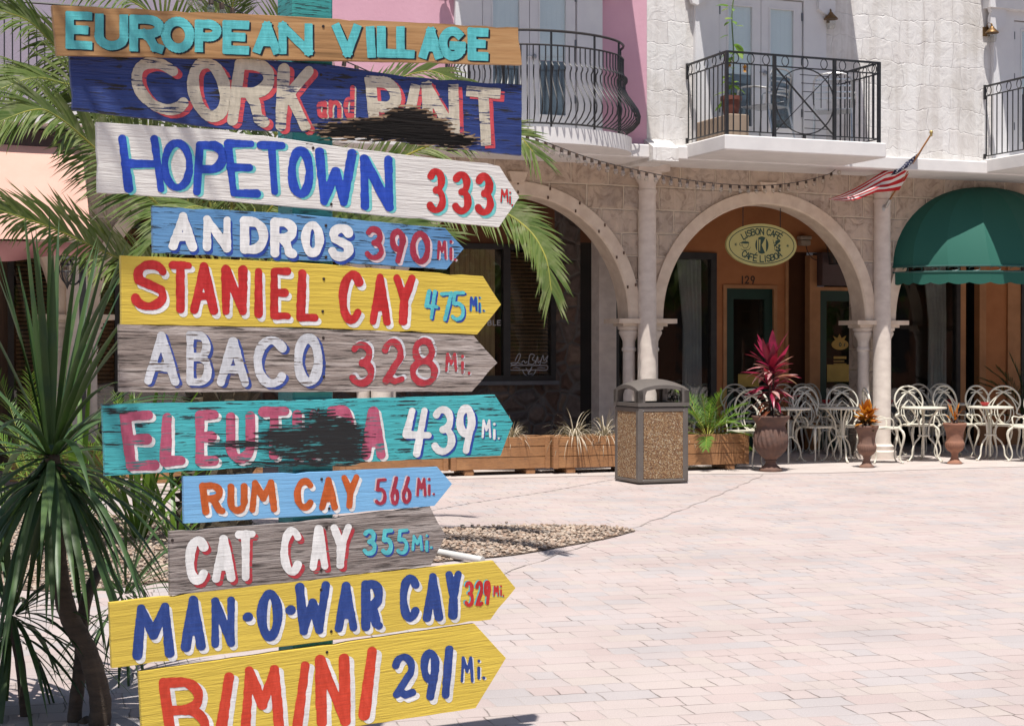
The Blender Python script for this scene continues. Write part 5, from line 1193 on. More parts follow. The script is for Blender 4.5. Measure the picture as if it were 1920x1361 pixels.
for j in range(NV + 1):
    v = j / NV; a, b_ = ev(top, v), ev(bot, v)
    for i in range(NU + 1):
        u = i / NU; uu = u + .05 * math.sin(u * 9 + v * 5) * math.sin(math.pi * u)
        x, y = a[0] + (b_[0] - a[0]) * uu, a[1] + (b_[1] - a[1]) * uu
        yp = (-1.12 + .78 * u) * (1 - v) ** 2 + (-.40 - .50 * u) * (1 - (1 - v) ** 2) + .05 * math.sin(u * 10 + v * 7) * min(1, v * 3 + .15) + .03 * math.sin(v * 17 + u * 4)
        vs.append(onf(x, y, yp))
m = MB()
for j in range(NV):
    for i in range(NU):
        st = int(i / NU * 9); mi = 0 if st % 2 == 0 else 1
        if i / NU < .40 and j / NV < .30: mi = 2
        m.add([], []); m.f.append((j * (NU + 1) + i, j * (NU + 1) + i + 1, (j + 1) * (NU + 1) + i + 1, (j + 1) * (NU + 1) + i)); m.m.append(mi)
m.v = [tuple(p) for p in vs]
def cloth(name, c):
    N = NT(name); N.base(c); N.b.inputs['Roughness'].default_value = .7; t = N.n('BsdfTranslucent'); t.inputs[0].default_value = c + (1,); mx = N.n('MixShader'); mx.inputs[0].default_value = .4
    N.l(N.b.outputs[0], mx.inputs[1]); N.l(t.outputs[0], mx.inputs[2]); N.l(mx.outputs[0], N.out.inputs[0]); return N.mat
cl = m.build('flag_cloth', [cloth('flag_red', (0.56, 0.012, 0.022)), cloth('flag_white', (0.88, 0.88, 0.88)), cloth('flag_navy', (0.018, 0.022, 0.07))], fl, smooth='all', fix=False)
st = MB()
for r_ in range(5):
    for c_ in range(5):
        i, j = 1 + r_ * 3, 1 + c_ * 3; p = vs[j * (NU + 1) + i] + Vector((0, -.006, 0)); q = .014
        st.add([p + Vector((q * (1 if k % 2 == 0 else .4) * math.sin(k * math.pi / 5), 0, q * (1 if k % 2 == 0 else .4) * math.cos(k * math.pi / 5))) for k in range(10)], [tuple(range(10))])
st.build('flag_stars', cloth('flag_star', (0.75, 0.75, 0.76)), cl, fix=False)

# ------------------------------------------------------------ awnings
M_awn = NT('green_canvas'); M_awn.base((0.010, 0.098, 0.072)); M_awn.b.inputs['Roughness'].default_value = .8
t_ = M_awn.n('BsdfTranslucent'); t_.inputs[0].default_value = (0.02, 0.13, 0.095, 1); mx_ = M_awn.n('MixShader'); mx_.inputs[0].default_value = .05
M_awn.l(M_awn.b.outputs[0], mx_.inputs[1]); M_awn.l(t_.outputs[0], mx_.inputs[2]); M_awn.l(mx_.outputs[0], M_awn.out.inputs[0]); M_awn = M_awn.mat
AS, AP, AHW = 5.16, .92, 1.50
_, AZ = fac(1760, 497, -.7); AH = 3.66 - AZ
aw = thing('dome_awning', 'dark green dome shaped canvas awning with scalloped valance over the right arch', 'awning', L(AS, 0, 0), FA)
m = MB(); NG, NE = 8, 14
def dome(k, e, kr=1.0):
    ph = math.pi * k / NG; th = math.pi / 2 * e / NE
    ct = .62 * math.cos(th) + .38 * (1 - math.sin(th)); cx_ = math.cos(th) ** .92
    return (AHW * math.cos(ph) * cx_ * kr, -AP * math.sin(ph) ** 1.2 * ct * kr - .005, AZ + AH * math.sin(th))
for g_ in range(NG):
    sub = 4; vv = []
    for e in range(NE + 1):
        A_, B_ = Vector(dome(g_, e)), Vector(dome(g_ + 1, e))
        for q in range(sub + 1):
            p = A_.lerp(B_, q / sub); sag = math.sin(math.pi * q / sub) * .012; vv.append(p * (1) + Vector((0, sag, 0)))
    m.add(vv, [(e * (sub + 1) + q, e * (sub + 1) + q + 1, (e + 1) * (sub + 1) + q + 1, (e + 1) * (sub + 1) + q) for e in range(NE) for q in range(sub)])
m.build('canopy', M_awn, aw, smooth=20, fix=False)
rim = [Vector(dome(g_, 0)).lerp(Vector(dome(g_ + 1, 0)), q / 12) for g_ in range(NG) for q in range(12)] + [Vector(dome(NG, 0))]
m = MB(); zb = -.075
for i in range(len(rim) - 1):
    a, b_ = rim[i], rim[i + 1]
    def dz(i): return -.215 - .028 * abs(math.sin(i * math.pi / 6))
    m.add([a + Vector((0, 0, zb)), b_ + Vector((0, 0, zb)), b_ + Vector((0, 0, dz(i + 1))), a + Vector((0, 0, dz(i)))], [(0, 1, 2, 3)])
m.build('valance', M_awn, aw, fix=False)
m = MB(); m.tube(rim, .014, 6); m.tube([p + Vector((0, 0, zb)) for p in rim], .012, 6)
for i in range(3, len(rim) - 6, 6):
    a, b_ = rim[i] + Vector((0, 0, -.038)), rim[i + 3] + Vector((0, 0, -.038)); d_ = (b_ - a)
    m.tube([a + d_ * (.5 + .55 * math.cos(q)) + Vector((0, 0, .028 * math.sin(q))) for q in [k * .5 for k in range(11)]], .005, 4)
m.build('scroll_frame', plain('green_iron', (0.02, 0.10, 0.085), 0.4), aw)
# salmon roller awning on the lavender building, with its pole and lantern
M_salm = plain('salmon_canvas', (0.60, 0.36, 0.29), 0.8, (0.55, 0.31, 0.245), 1.5, 0.15); M_maro = plain('maroon_canvas', (0.20, 0.075, 0.07), 0.8, (0.16, 0.06, 0.055), 3, 0.2)
s1, zf = fac(172, 452, -1.75); zt = 3.55; s0 = -12.5
sa = thing('roller_awning', 'sunlit salmon canvas awning with maroon valance behind the palm fronds', 'awning', L(s1, 0, 0), FA)
m = MB(); vv = []
for j in range(9):
    t = j / 8
    for i in range(25):
        x = (s0 - s1) * (1 - i / 24); vv.append((x, -.86 - .9 * t, zt - (zt - zf) * (t ** 1.15) - .02 * math.sin(math.pi * t) + .006 * math.sin(x * 4 + t * 3)))
m.add(vv, [(j * 25 + i, j * 25 + i + 1, (j + 1) * 25 + i + 1, (j + 1) * 25 + i) for j in range(8) for i in range(24)]); m.build('canopy', M_salm, sa, smooth='all', fix=False)
m = MB(); vv = []
for j in range(4):
    for i in range(101):
        x = (s0 - s1) * (1 - i / 100); vv.append((x, -1.755 - .02 * math.sin(x * 9 + j) * j / 3, zf - .02 - j * (.055 + .012 * math.sin(x * 5.5))))
m.add(vv, [(j * 101 + i, j * 101 + i + 1, (j + 1) * 101 + i + 1, (j + 1) * 101 + i) for j in range(3) for i in range(100)])
m.add([(0, -.86, zt), (0, -1.755, zf - .02), (0, -1.755, zf - .2), (0, -.86, zt - .25)], [(0, 1, 2, 3)]); m.build('valance', M_maro, sa, smooth='all', fix=False)
m = MB(); m.box(s0 - s1, -.02, -.84, -.05, zt + .0, zt + .17); m.build('gap_shade_block', plain('gap_shade_brown', (0.045, 0.025, 0.02), 0.6), sa)  # dark block painted in for the shade of the gap under the ledge
s2, _ = fac(155, 600, -1.70); m = MB(); m.box(s2 - s1 - .03, s2 - s1 + .03, -1.73, -1.67, 0, zf - .05); m.build('awning_pole', M_iron, sa)
s3, z3 = fac(126, 496, -1.70)
lt = thing('pole_lantern', 'black caged lantern hung from the awning pole behind the spiky plant', 'lantern', L(s3, -1.70, z3), FA)
m = MB()
for k in range(8):
    a = k * math.pi / 4; m.tube(spline([(r * math.cos(a), r * math.sin(a), z) for r, z in ((.02, .06), (.065, .0), (.075, -.06), (.06, -.13), (.02, -.19))], 3), .006, 4)
for z, r in ((.0, .066), (-.07, .075)): m.tube([(r * math.cos(q), r * math.sin(q), z) for q in [k * math.pi / 8 for k in range(16)]], .005, 4, closed=True)
m.lathe([(0, .14), (.03, .12), (.07, .08), (.11, .05), (.1, .045), (0, .06)], (0, 0, 0), 16); m.lathe([(.025, -.18), (.02, -.2), (0, -.25)], (0, 0, 0), 10)
m.tube(spline([(0, 0, -.17), (.06, 0, -.2), (.12, 0, -.15), (.13, 0, -.05), (.14, 0, 0)], 4), .010, 5); m.box(.125, .165, -.04, .04, -.07, .09); m.build('lantern_frame', M_iron, lt)
g_ = MB(); g_.lathe([(.05, .03), (.06, -.03), (.055, -.1), (.02, -.17)], (0, 0, 0), 14, cap=False); g_.build('lantern_glass', M_lglass, lt, smooth='all')

# ------------------------------------------------------------ string of bulbs
pts = []
path = [(330, -30, 9.8), (440, 18, 10.8), (540, 70, 11.5), (670, 125, 12.5), (850, 205, 14.0), (1010, 262, 15.3), (1107, 297, 16.4), (1208, 322, 17.5), (1300, 339, 18.4), (1400, 348, 19.3), (1480, 344, 20.0), (1550, 328, 20.55), (1574, 312, 20.75)]
cable = spline([at(*p) for p in path], 10)
sl = thing('string_lights', 'sagging black cable of clear bulbs strung across to the arcade soffit', 'string lights', cable[-1], 0); o0 = cable[-1]
m = MB(); m.tube([p - o0 for p in cable], .005, 5); m.build('cable', M_iron, sl)
acc = 0; last = cable[0]; bm = None; bs = None; step_ = .185; nx = .05; nb_ = 0
M_bulb = glassmat('bulb_glass', (0.86, 0.84, 0.78), 3.0); M_sock = plain('dark_socket', (0.045, 0.034, 0.028), 0.5, (0.10, 0.06, 0.035), 30, 0.1)
for a, b_ in zip(cable[:-1], cable[1:]):
    l_ = (b_ - a).length
    while nx <= l_:
        p = a.lerp(b_, nx / l_) - o0
        if bm is None:
            q = MB(); q.lathe([(.013, 0), (.020, -.015), (.025, -.032), (.022, -.05), (.012, -.062), (0, -.066)], (0, 0, -.036), 10, cap=False); bo = q.build('bulb', M_bulb, sl, smooth='all'); bm = bo.data
            q = MB(); q.lathe([(.006, .004), (.016, -.002), (.018, -.038), (.014, -.04)], (0, 0, 0), 8); so_ = q.build('socket', M_sock, bo, smooth=40); bs = so_.data
            bo.location = p
        else:
            bo = bpy.data.objects.new('bulb', bm); COL.objects.link(bo); bo.parent = sl; bo.location = p
            so_ = bpy.data.objects.new('socket', bs); COL.objects.link(so_); so_.parent = bo
        bo.rotation_euler = (random.uniform(-.2, .2), random.uniform(-.2, .2), 0); nb_ += 1
        nx += step_
    nx -= l_

# ------------------------------------------------------------ things on the middle balcony
M_alu = plain('brushed_aluminium', (0.55, 0.56, 0.57), 0.3, (0.48, 0.49, 0.5), 12, 0.05, metal=0.85)
def alu_chair(s, y, rz, label):
    o = thing('aluminium_chair', label, 'chair', L(s, y, 3.932), FA + R(rz), 'aluminium chairs on the middle balcony')
    m = MB()
    for k in range(6): m.box(-.21, .21, -.2 + k * .07, -.2 + k * .07 + .055, .43, .442)
    m.build('seat', M_alu, o); m = MB()
    for k in range(4):
        z = .56 + k * .075; m.tube(spline([(-.22, .20 + k * .012, z), (0, .25 + k * .012, z), (.22, .20 + k * .012, z)], 4), .012, 5)
    m.tube(spline([(-.22, .19, .42), (-.23, .21, .62), (-.20, .25, .82), (0, .28, .86), (.20, .25, .82), (.23, .21, .62), (.22, .19, .42)], 4), .012, 6); m.build('backrest', M_alu, o)
    for sx in (-1, 1):
        m = MB(); m.tube(spline([(sx * .25, -.24, 0), (sx * .24, -.21, .35), (sx * .25, -.2, .60), (sx * .26, -.14, .655), (sx * .26, .05, .65), (sx * .23, .2, .62)], 4), .012, 6); m.build('leg', M_alu, o)
        m = MB(); m.tube([(sx * .23, .30, 0), (sx * .22, .2, .44)], .012, 6); m.build('leg', M_alu, o)
alu_chair(1.02, -1.15, 205, 'aluminium balcony chair next to the tall sunflower'); alu_chair(2.0, -1.15, -215, 'aluminium balcony chair at the right end of the middle balcony')
o = thing('balcony_trough', 'beige trough at the left end of the middle balcony', 'planter', L(.42, -1.2, 3.932), FA); m = MB(); m.bbox(-.13, .13, -.42, .40, 0, .26, .01); m.build('trough_body', plain('beige_trough', (0.33, 0.25, 0.185), 0.8), o)
for (s, y, r, h, lb) in ((.46, -1.35, .12, .24, 'terracotta pot of the tall sunflower on the beige trough'), (.58, -.95, .14, .28, 'dark pot behind the sunflower by the white door')):
    o = thing('flower_pot', lb, 'pot', L(s, y, 3.932 + (.262 if s < .5 else 0)), FA); m = MB(); m.lathe([(r * .7, 0), (r * .95, h * .8), (r * 1.05, h * .8), (r * 1.05, h), (r * .9, h), (r * .85, h * .85), (0, h * .85)], (0, 0, 0), 20); m.build('pot_body', plain('pot_red' if s < .5 else 'pot_dark', (0.15, 0.045, 0.03) if s < .5 else (0.05, 0.035, 0.03), 0.7), o, smooth=40)
# ------------------------------------------------------------ plants
M_frond = leafmat('palm_leaflet', (0.095, 0.155, 0.035), (0.19, 0.235, 0.075), (0.30, 0.32, 0.17), 0.35, 0.30)
M_rach = plain('palm_midrib', (0.34, 0.30, 0.05), 0.45, (0.22, 0.24, 0.05), 8, 0.05)
M_strap = leafmat('dark_strap_leaf', (0.034, 0.080, 0.022), (0.080, 0.135, 0.042), (0.026, 0.07, 0.030), 0.15, 0.45)
M_lily = leafmat('bright_strap_leaf', (0.10, 0.20, 0.035), (0.17, 0.27, 0.06), None, 0.4, 0.35)
M_fern = leafmat('bright_feather_leaf', (0.10, 0.22, 0.035), (0.19, 0.30, 0.06), None, 0.4, 0.4)
M_bark = plain('ringed_bark', (0.115, 0.085, 0.062), 0.85, (0.06, 0.045, 0.035), 6, 0.6, 0.012, stretch=(1, 1, 5))
M_fibre = plain('red_palm_fibre', (0.19, 0.065, 0.022), 0.9, (0.07, 0.03, 0.014), 14, 0.8, 0.02, stretch=(1, 1, .3))
M_boot = plain('palm_boot', (0.115, 0.09, 0.055), 0.9, (0.055, 0.042, 0.028), 9, 0.6, 0.015)
M_dry = leafmat('dry_blade', (0.42, 0.35, 0.26), (0.58, 0.51, 0.41), (0.22, 0.17, 0.12), 0.15, 0.7)
UPZ = Vector((0, 0, 1))
def blade(m, p, d, ln, wd, bend=0.3, seg=3, mi=0, roll=None, side=None, fold=0.0, grav=UPZ * -1):
    """narrow tapering leaf that bends towards the ground"""
    d = d.normalized(); pts = [Vector(p)]; st = ln / seg
    dirs = []
    for i in range(seg):
        d = (d + grav * (bend / seg)).normalized(); dirs.append(d); pts.append(pts[-1] + d * st)
    vs = []; fs = []
    s0 = side if side is not None else d.cross(UPZ)
    if s0.length < 1e-3: s0 = Vector((1, 0, 0))
    s0 = s0.normalized()
    for i, q in enumerate(pts):
        t = i / seg; w = wd * (0.55 + 0.9 * t if t < .4 else (1 - ((t - .4) / .6) ** 1.6) * .91) * .5
        dd = dirs[min(i, seg - 1)]; s = (s0 - dd * s0.dot(dd)); s = s.normalized() if s.length > 1e-4 else s0
        nrm = s.cross(dd)
        if i == seg: vs.append(q)
        elif fold: vs += [q - s * w + nrm * fold * w, q, q + s * w + nrm * fold * w]
        else: vs += [q - s * w, q + s * w]
    k = 3 if fold else 2
    for i in range(seg - 1):
        for j in range(k - 1): fs.append((i * k + j, i * k + j + 1, (i + 1) * k + j + 1, (i + 1) * k + j))
    b = (seg - 1) * k
    for j in range(k - 1): fs.append((b + j, b + j + 1, seg * k))
    m.add(vs, fs, mi)
def frond(curve, n, ln, wd, lift=0.35, bend=0.5, start=0.12, rr=0.014, ang=55, rnd=random, tipc=0.35, up=None):
    """feather palm leaf: midrib tube plus leaflets on both sides"""
    m = MB(); C = spline(curve, 10); k = len(C); L_ = [0]
    for a, b in zip(C[:-1], C[1:]): L_.append(L_[-1] + (b - a).length)
    m.tube(C, [rr * (1 - .8 * i / (k - 1)) for i in range(k)], 5, 1)
    def pos(t):
        s = t * L_[-1]
        for i in range(k - 1):
            if L_[i + 1] >= s: f = (s - L_[i]) / max(1e-6, L_[i + 1] - L_[i]); return C[i].lerp(C[i + 1], f), (C[i + 1] - C[i]).normalized()
        return C[-1], (C[-1] - C[-2]).normalized()
    for i in range(n):
        t = start + (1 - start) * (i + rnd.uniform(-.3, .3)) / (n - 1); t = min(max(t, 0), .999); p, T = pos(t)
        S = T.cross(up or UPZ); S = S.normalized() if S.length > .05 else Vector((1, 0, 0)); N_ = S.cross(T).normalized()
        env = min(1, .45 + 2.2 * (t - start)) * (1 - tipc * max(0, (t - .55) / .45) ** 1.3)
        a = R(ang * (1 - .55 * t) + rnd.uniform(-6, 6))
        for sd in (-1, 1):
            lf = lift * rnd.uniform(.5, 1.35)
            d = T * math.cos(a) + (S * sd * math.cos(lf) + N_ * math.sin(lf)) * math.sin(a)
            l2 = ln * env * rnd.uniform(.85, 1.1)
            blade(m, p, d, l2, wd * rnd.uniform(.8, 1.2), bend * rnd.uniform(.5, 1.3), 3, 0, side=d.cross(N_ * .8 + T * .4 + S * sd * -.3), fold=0)
    return m
# pygmy date palm behind the boards
crown = at(430, 600, 12.45); base = Vector((crown.x - .13, crown.y, 0))
pl = thing('palm_tree', 'date palm with arching feathery fronds and shaggy trunk behind the signpost', 'palm tree', base)
m = MB(); tp = spline([(0, 0, 0), (.03, .02, .5), (.08, .02, 1.1), (.13, 0, crown.z + .05)], 6); m.tube(tp, [.29] * 3 + [.27] * 7 + [.25] * 9, 18)
rb = random.Random(9)
for k in range(170):
    z = .03 + k / 170 * (crown.z - .02); a = k * 2.39996; c = tp[min(len(tp) - 1, int(z / crown.z * (len(tp) - 1)))]; r = .265; d = Vector((math.cos(a), math.sin(a), 0))
    p = Vector((c.x, c.y, z)) + d * (r - .03); s = Vector((-d.y, d.x, 0)); h = rb.uniform(.07, .12); w = rb.uniform(.05, .075)
    m.add([p - s * w, p + s * w, p + s * w * .6 + d * .075 + UPZ * h, p - s * w * .6 + d * .075 + UPZ * h, p + UPZ * h * 1.1 - s * w * .6, p + UPZ * h * 1.1 + s * w * .6], [(0, 1, 2, 3), (3, 2, 5, 4), (0, 3, 4), (1, 5, 2)])
m.build('trunk', M_boot, pl)
m = MB()
for k in range(260):
    a = rb.uniform(0, 6.28); z = rb.uniform(crown.z - .45, crown.z + .06); p = Vector((.11 + .27 * math.cos(a), .27 * math.sin(a), z)); blade(m, p, Vector((math.cos(a) * .4, math.sin(a) * .4, 1)), rb.uniform(.1, .25), .035, .1, 2)
m.build('trunk_fibre', M_fibre, pl, fix=False)
FR = [  # control points: (photo x, y, distance); count, leaflet length
 ([(410, 560, 12.2), (330, 520, 12.0), (225, 485, 11.7), (90, 425, 11.2), (-50, 380, 10.7)], 86, .40, 1.0),
 ([(400, 540, 12.3), (330, 420, 11.9), (180, 280, 11.4), (105, 218, 11.0), (60, 207, 10.8), (-30, 240, 10.5)], 110, .44, .2),
 ([(400, 520, 12.4), (300, 320, 12.1), (170, 182, 11.8), (110, 155, 11.6), (55, 148, 11.4), (-40, 185, 11.1)], 110, .44, .2),
 ([(410, 510, 12.6), (300, 270, 12.5), (190, 150, 12.3), (105, 88, 12.0), (50, 38, 11.7), (-40, 10, 11.4)], 105, .46, .3),
 ([(415, 500, 12.6), (370, 260, 12.5), (320, 80, 12.2), (250, 5, 11.8), (130, -25, 11.3)], 80, .42, .3),
 ([(430, 500, 12.6), (440, 200, 12.6), (430, 50, 12.4), (455, -50, 12.2)], 70, .42, .4),
 ([(450, 540, 12.3), (600, 425, 12.0), (780, 372, 11.6), (915, 388, 11.3), (985, 425, 11.1), (1022, 480, 10.9), (1034, 545, 10.8)], 100, .34, .2),
 ([(450, 520, 12.5), (640, 360, 12.4), (800, 275, 12.2), (900, 248, 12.0), (965, 252, 11.8), (1000, 285, 11.7)], 76, .34, .3),
 ([(440, 510, 12.6), (560, 300, 12.8), (690, 180, 12.9), (790, 135, 12.9), (850, 148, 12.8)], 66, .30, .3),
 ([(450, 500, 12.5), (520, 240, 12.5), (545, 60, 12.4), (600, -40, 12.2)], 70, .42, .3),
 ([(430, 540, 12.0), (420, 430, 11.4), (380, 390, 10.9), (330, 400, 10.5), (290, 450, 10.3)], 70, .34, .3),
 ([(450, 560, 12.1), (560, 470, 11.5), (700, 420, 11.1), (820, 440, 10.8)], 70, .34, .3),
 ([(440, 540, 12.2), (500, 400, 11.8), (600, 330, 11.5), (700, 340, 11.2)], 66, .34, .3),
 ([(430, 500, 12.8), (380, 250, 13.2), (390, 60, 13.4), (440, -20, 13.4)], 66, .42, .3),
]
for cpts, n, ln, lf in FR:
    c3 = [at(*p) - base for p in cpts]; fm = frond(c3, int(n * 1.3), ln * 1.22, .021, .1 + lf * .4, .5, .14, .013, up=Vector((random.uniform(-.15, .15), -.85, .5)))
    fm.build('frond', [M_frond, M_rach], pl, smooth=False, fix=False)
# dragon plants at the left edge
def dragon(name, label, stems, crowns, root, seed):
    o = thing(name, label, 'yucca', root); rd = random.Random(seed)
    m = MB()
    for pts, r0, r1 in stems:
        c = spline([Vector(p) - root for p in pts], 8); k = len(c)
        m.tube(c, [(r0 + (r1 - r0) * i / (k - 1)) * (1 + .04 * math.sin(i * 2.1)) for i in range(k)], 12)
    m.build('trunk', M_bark, o, smooth='all')
    for (c, nu, nm, nd, ln, wd) in crowns:
        c = Vector(c) - root; lm = MB()
        for kind, n in (('u', nu), ('m', nm), ('d', nd)):
            for k in range(n):
                a = k * 2.39996 + rd.uniform(-.3, .3); h = Vector((math.cos(a), math.sin(a), 0))
                if kind == 'u': el = R(rd.uniform(66, 86)); b_ = rd.uniform(.02, .45) if k % 3 else rd.uniform(.8, 1.5); l_ = ln * rd.uniform(.85, 1.1); z = .06
                elif kind == 'm': el = R(rd.uniform(15, 60)); b_ = rd.uniform(.5, 1.6); l_ = ln * rd.uniform(.8, 1.05); z = .02
                else: el = R(rd.uniform(-55, 10)); b_ = rd.uniform(.7, 1.6); l_ = ln * rd.uniform(.75, 1.1); z = .02 - .10 * rd.random()
                d = h * math.cos(el) + UPZ * math.sin(el)
                blade(lm, c + h * .02 + UPZ * z, d, l_, wd * rd.uniform(.75, 1.15), b_, 9, 0, side=Vector((-h.y, h.x, 0)), fold=.35)
        lm.build('leaves', M_strap, o, smooth='all', fix=False)
    return o
Yd = 6.25
st1 = [(at(178, 1640, Yd)), at(182, 1380, Yd), at(188, 1312, Yd), at(165, 1224, Yd), at(128, 1150, Yd), at(110, 1065, Yd), at(104, 960, Yd), at(97, 850, Yd)]
st1[0].z = 0
st3 = [st1[0] + Vector((-.03, .03, 0)), at(140, 1361, Yd + .05), at(150, 1250, Yd + .1), at(160, 1130, Yd + .25), at(190, 1060, Yd + .4)]
dragon('dragon_plant', 'tall spiky dragon plant with drooping dark strap leaves left of the signpost', [(st1, .046, .030), (st3, .03, .022)],
       [(at(97, 862, Yd), 28, 32, 84, .84, .034), (at(235, 1120, Yd + .9), 6, 18, 26, .46, .022)], st1[0].copy(), 4)
st2 = [at(60, 1640, Yd + .15), at(50, 1361, Yd + .15), at(38, 1246, Yd + .15), at(22, 1165, Yd + .2)]; st2[0].z = 0
dragon('dragon_plant', 'lower spiky dragon plant with thin stem at the bottom left corner', [(st2, .022, .018)], [(at(22, 1160, Yd + .2), 10, 30, 34, .56, .024)], st2[0].copy(), 14)
# bright strap leaved lilies around the palm foot
def lily(root, n, ln, wd, label, seed, mat=None):
    o = thing('lily_plant', label, 'plant', root); rd = random.Random(seed); m = MB()
    for k in range(n):
        a = k * 2.4 + rd.uniform(-.3, .3); h = Vector((math.cos(a), math.sin(a), 0)); el = R(rd.uniform(52, 84)); d = h * math.cos(el) + UPZ * math.sin(el)
        blade(m, h * .03, d, ln * rd.uniform(.7, 1.1), wd * rd.uniform(.8, 1.2), rd.uniform(.5, 1.9), 10, 0, side=Vector((-h.y, h.x, 0)), fold=.25)
    m.build('leaves', mat or M_lily, o, smooth='all', fix=False); return o
lily(ground_at(262, 1012), 22, 1.45, .045, 'bright green strap leaved lily beside the palm trunk', 3)
lily(ground_at(330, 1022), 14, 1.15, .04, 'bright green strap leaved lily in front of the palm trunk, half behind the boards', 13)
lily(ground_at(150, 985), 18, 1.5, .05, 'bright green strap leaved lily under the salmon awning', 8)
def feather(root, n, ln, label, seed, name='feather_palm', mats=None, ll=.16, spread=(25, 80), base_z=0.0, nl=34):
    o = thing(name, label, 'plant', root); rd = random.Random(seed)
    for k in range(n):
        a = k * 2.4 + rd.uniform(-.4, .4); h = Vector((math.cos(a), math.sin(a), 0)); el = R(rd.uniform(*spread)); l_ = ln * rd.uniform(.7, 1.1)
        c = [h * .02 + UPZ * base_z]; d = h * math.cos(el) + UPZ * math.sin(el)
        for s in range(4): d = (d - UPZ * .24).normalized(); c.append(c[-1] + d * l_ / 4)
        frond(c, nl, ll, .012, .3, .4, .2, .006, 60, rd).build('frond', mats or [M_fern, M_rach], o, fix=False)
    return o
feather(ground_at(60, 930), 16, 1.25, 'bright feathery fern palm low at the left edge', 5, ll=.22)
feather(ground_at(215, 925), 12, 1.0, 'bright feathery fern palm behind the hanging strap leaves', 6, ll=.2)
feather(L(.40, -.88, .40), 20, .72, 'bright green feathery palm in the planter right of the litter bin', 7, ll=.17, spread=(20, 75), nl=30)
# dry clumps in the planters
def dry(s, y, n, ln, label, seed, hang=1.0):
    o = thing('dry_grass', label, 'dead plant', L(s, y, .40)); rd = random.Random(seed); m = MB()
    for k in range(n):
        a = rd.uniform(0, 6.28); h = Vector((math.cos(a), math.sin(a), 0)); el = R(rd.uniform(40, 85)); d = h * math.cos(el) + UPZ * math.sin(el)
        blade(m, h * rd.uniform(0, .05), d, ln * rd.uniform(.5, 1.1), .012, rd.uniform(1.2, 3.0) * hang, 7, 0, side=Vector((-h.y, h.x, 0)))
    m.build('blades', M_dry, o, fix=False)
dry(-2.05, -.66, 120, .30, 'dry straw tuft in the planter beside the teal board tip', 1); dry(-1.32, -.80, 110, .46, 'long dead grass hanging over the planter front left of the litter bin', 2, 1.25); dry(-.92, -.76, 90, .42, 'dead grass tuft close to the left side of the litter bin', 3, 1.1)
dry(.05, -.92, 70, .26, 'dry tuft under the green feathery palm', 4, 1.2)
# plants in the urns
def rosette(root, label, tiers, mats, seed, name, stemh=0.0, cat='plant'):
    o = thing(name, label, cat, root, 0); rd = random.Random(seed)
    if stemh:
        m = MB()
        for k in range(3): m.tube(spline([(.02 * math.cos(k * 2.1), .02 * math.sin(k * 2.1), -.05), (.03 * math.cos(k * 2.1), .03 * math.sin(k * 2.1), stemh * .5), (.05 * math.cos(k * 2.1 + .5), .05 * math.sin(k * 2.1 + .5), stemh * (1 - .2 * k))], 4), .011, 6)
        m.build('stem', plain('dark_stem', (0.06, 0.03, 0.028), 0.7), o)
    bs_ = {}
    for (n, z0, z1, e0, e1, l0, l1, w, bend, mi) in tiers:
        for k in range(n):
            a = k * 2.39996 + rd.uniform(-.4, .4); h = Vector((math.cos(a), math.sin(a), 0)); el = R(rd.uniform(e0, e1)); d = h * math.cos(el) + UPZ * math.sin(el)
            q = bs_.setdefault(mi, MB()); blade(q, h * .025 + UPZ * rd.uniform(z0, z1), d, rd.uniform(l0, l1), w * rd.uniform(.8, 1.2), bend * rd.uniform(.5, 1.5), 7, 0, side=Vector((-h.y, h.x, 0)) + UPZ * rd.uniform(-.5, .5), fold=.3)
    for mi, q in bs_.items(): q.build('leaves', mats[mi], o, smooth='all', fix=False)
    return o
M_cord = leafmat('crimson_leaf', (0.24, 0.012, 0.045), (0.34, 0.022, 0.075), (0.10, 0.010, 0.022), 0.35, 0.3); M_cordp = leafmat('pink_cream_leaf', (0.52, 0.26, 0.28), (0.60, 0.40, 0.36), (0.42, 0.06, 0.10), 0.35, 0.35)
M_cordb = leafmat('bronze_leaf', (0.13, 0.035, 0.02), (0.20, 0.065, 0.03), None, 0.3, 0.35)
uz = Vector((0, 0, .62))
rosette(U1.location + uz, 'tall red and pink leaved cordyline growing in the large urn', [(14, .56, .76, 50, 86, .24, .38, .10, .3, 0), (20, .36, .64, 15, 60, .24, .36, .085, .9, 0), (20, .26, .62, 0, 50, .24, .36, .07, 1.0, 1), (18, .20, .40, -5, 45, .26, .36, .065, 1.3, 0), (16, .08, .26, -5, 40, .20, .32, .055, 1.2, 2)], [M_cord, M_cordp, M_cordb], 6, 'cordyline', .75)
M_cro = leafmat('orange_croton_leaf', (0.48, 0.13, 0.015), (0.58, 0.28, 0.03), (0.35, 0.06, 0.02), 0.3, 0.35); M_crod = leafmat('dark_croton_leaf', (0.06, 0.045, 0.02), (0.12, 0.09, 0.03), (0.3, 0.10, 0.05), 0.3, 0.35)
uz2 = Vector((0, 0, .47))
rosette(U2.location + uz2, 'orange and yellow croton growing in the brown urn', [(22, .12, .24, 30, 85, .12, .18, .075, .4, 0), (20, .08, .16, 10, 50, .12, .18, .07, .6, 0), (24, .02, .10, 0, 40, .11, .17, .06, .6, 1)], [M_cro, M_crod], 3, 'croton', .16)
rosette(U3.location + uz2, 'sparse orange croton shoots in the reddish urn', [(7, .10, .2, 55, 86, .12, .20, .032, .2, 0), (5, .06, .12, 35, 70, .10, .15, .028, .4, 0), (5, .02, .10, 20, 50, .10, .15, .022, .4, 1)], [M_cro, M_crod], 8, 'croton', .14)
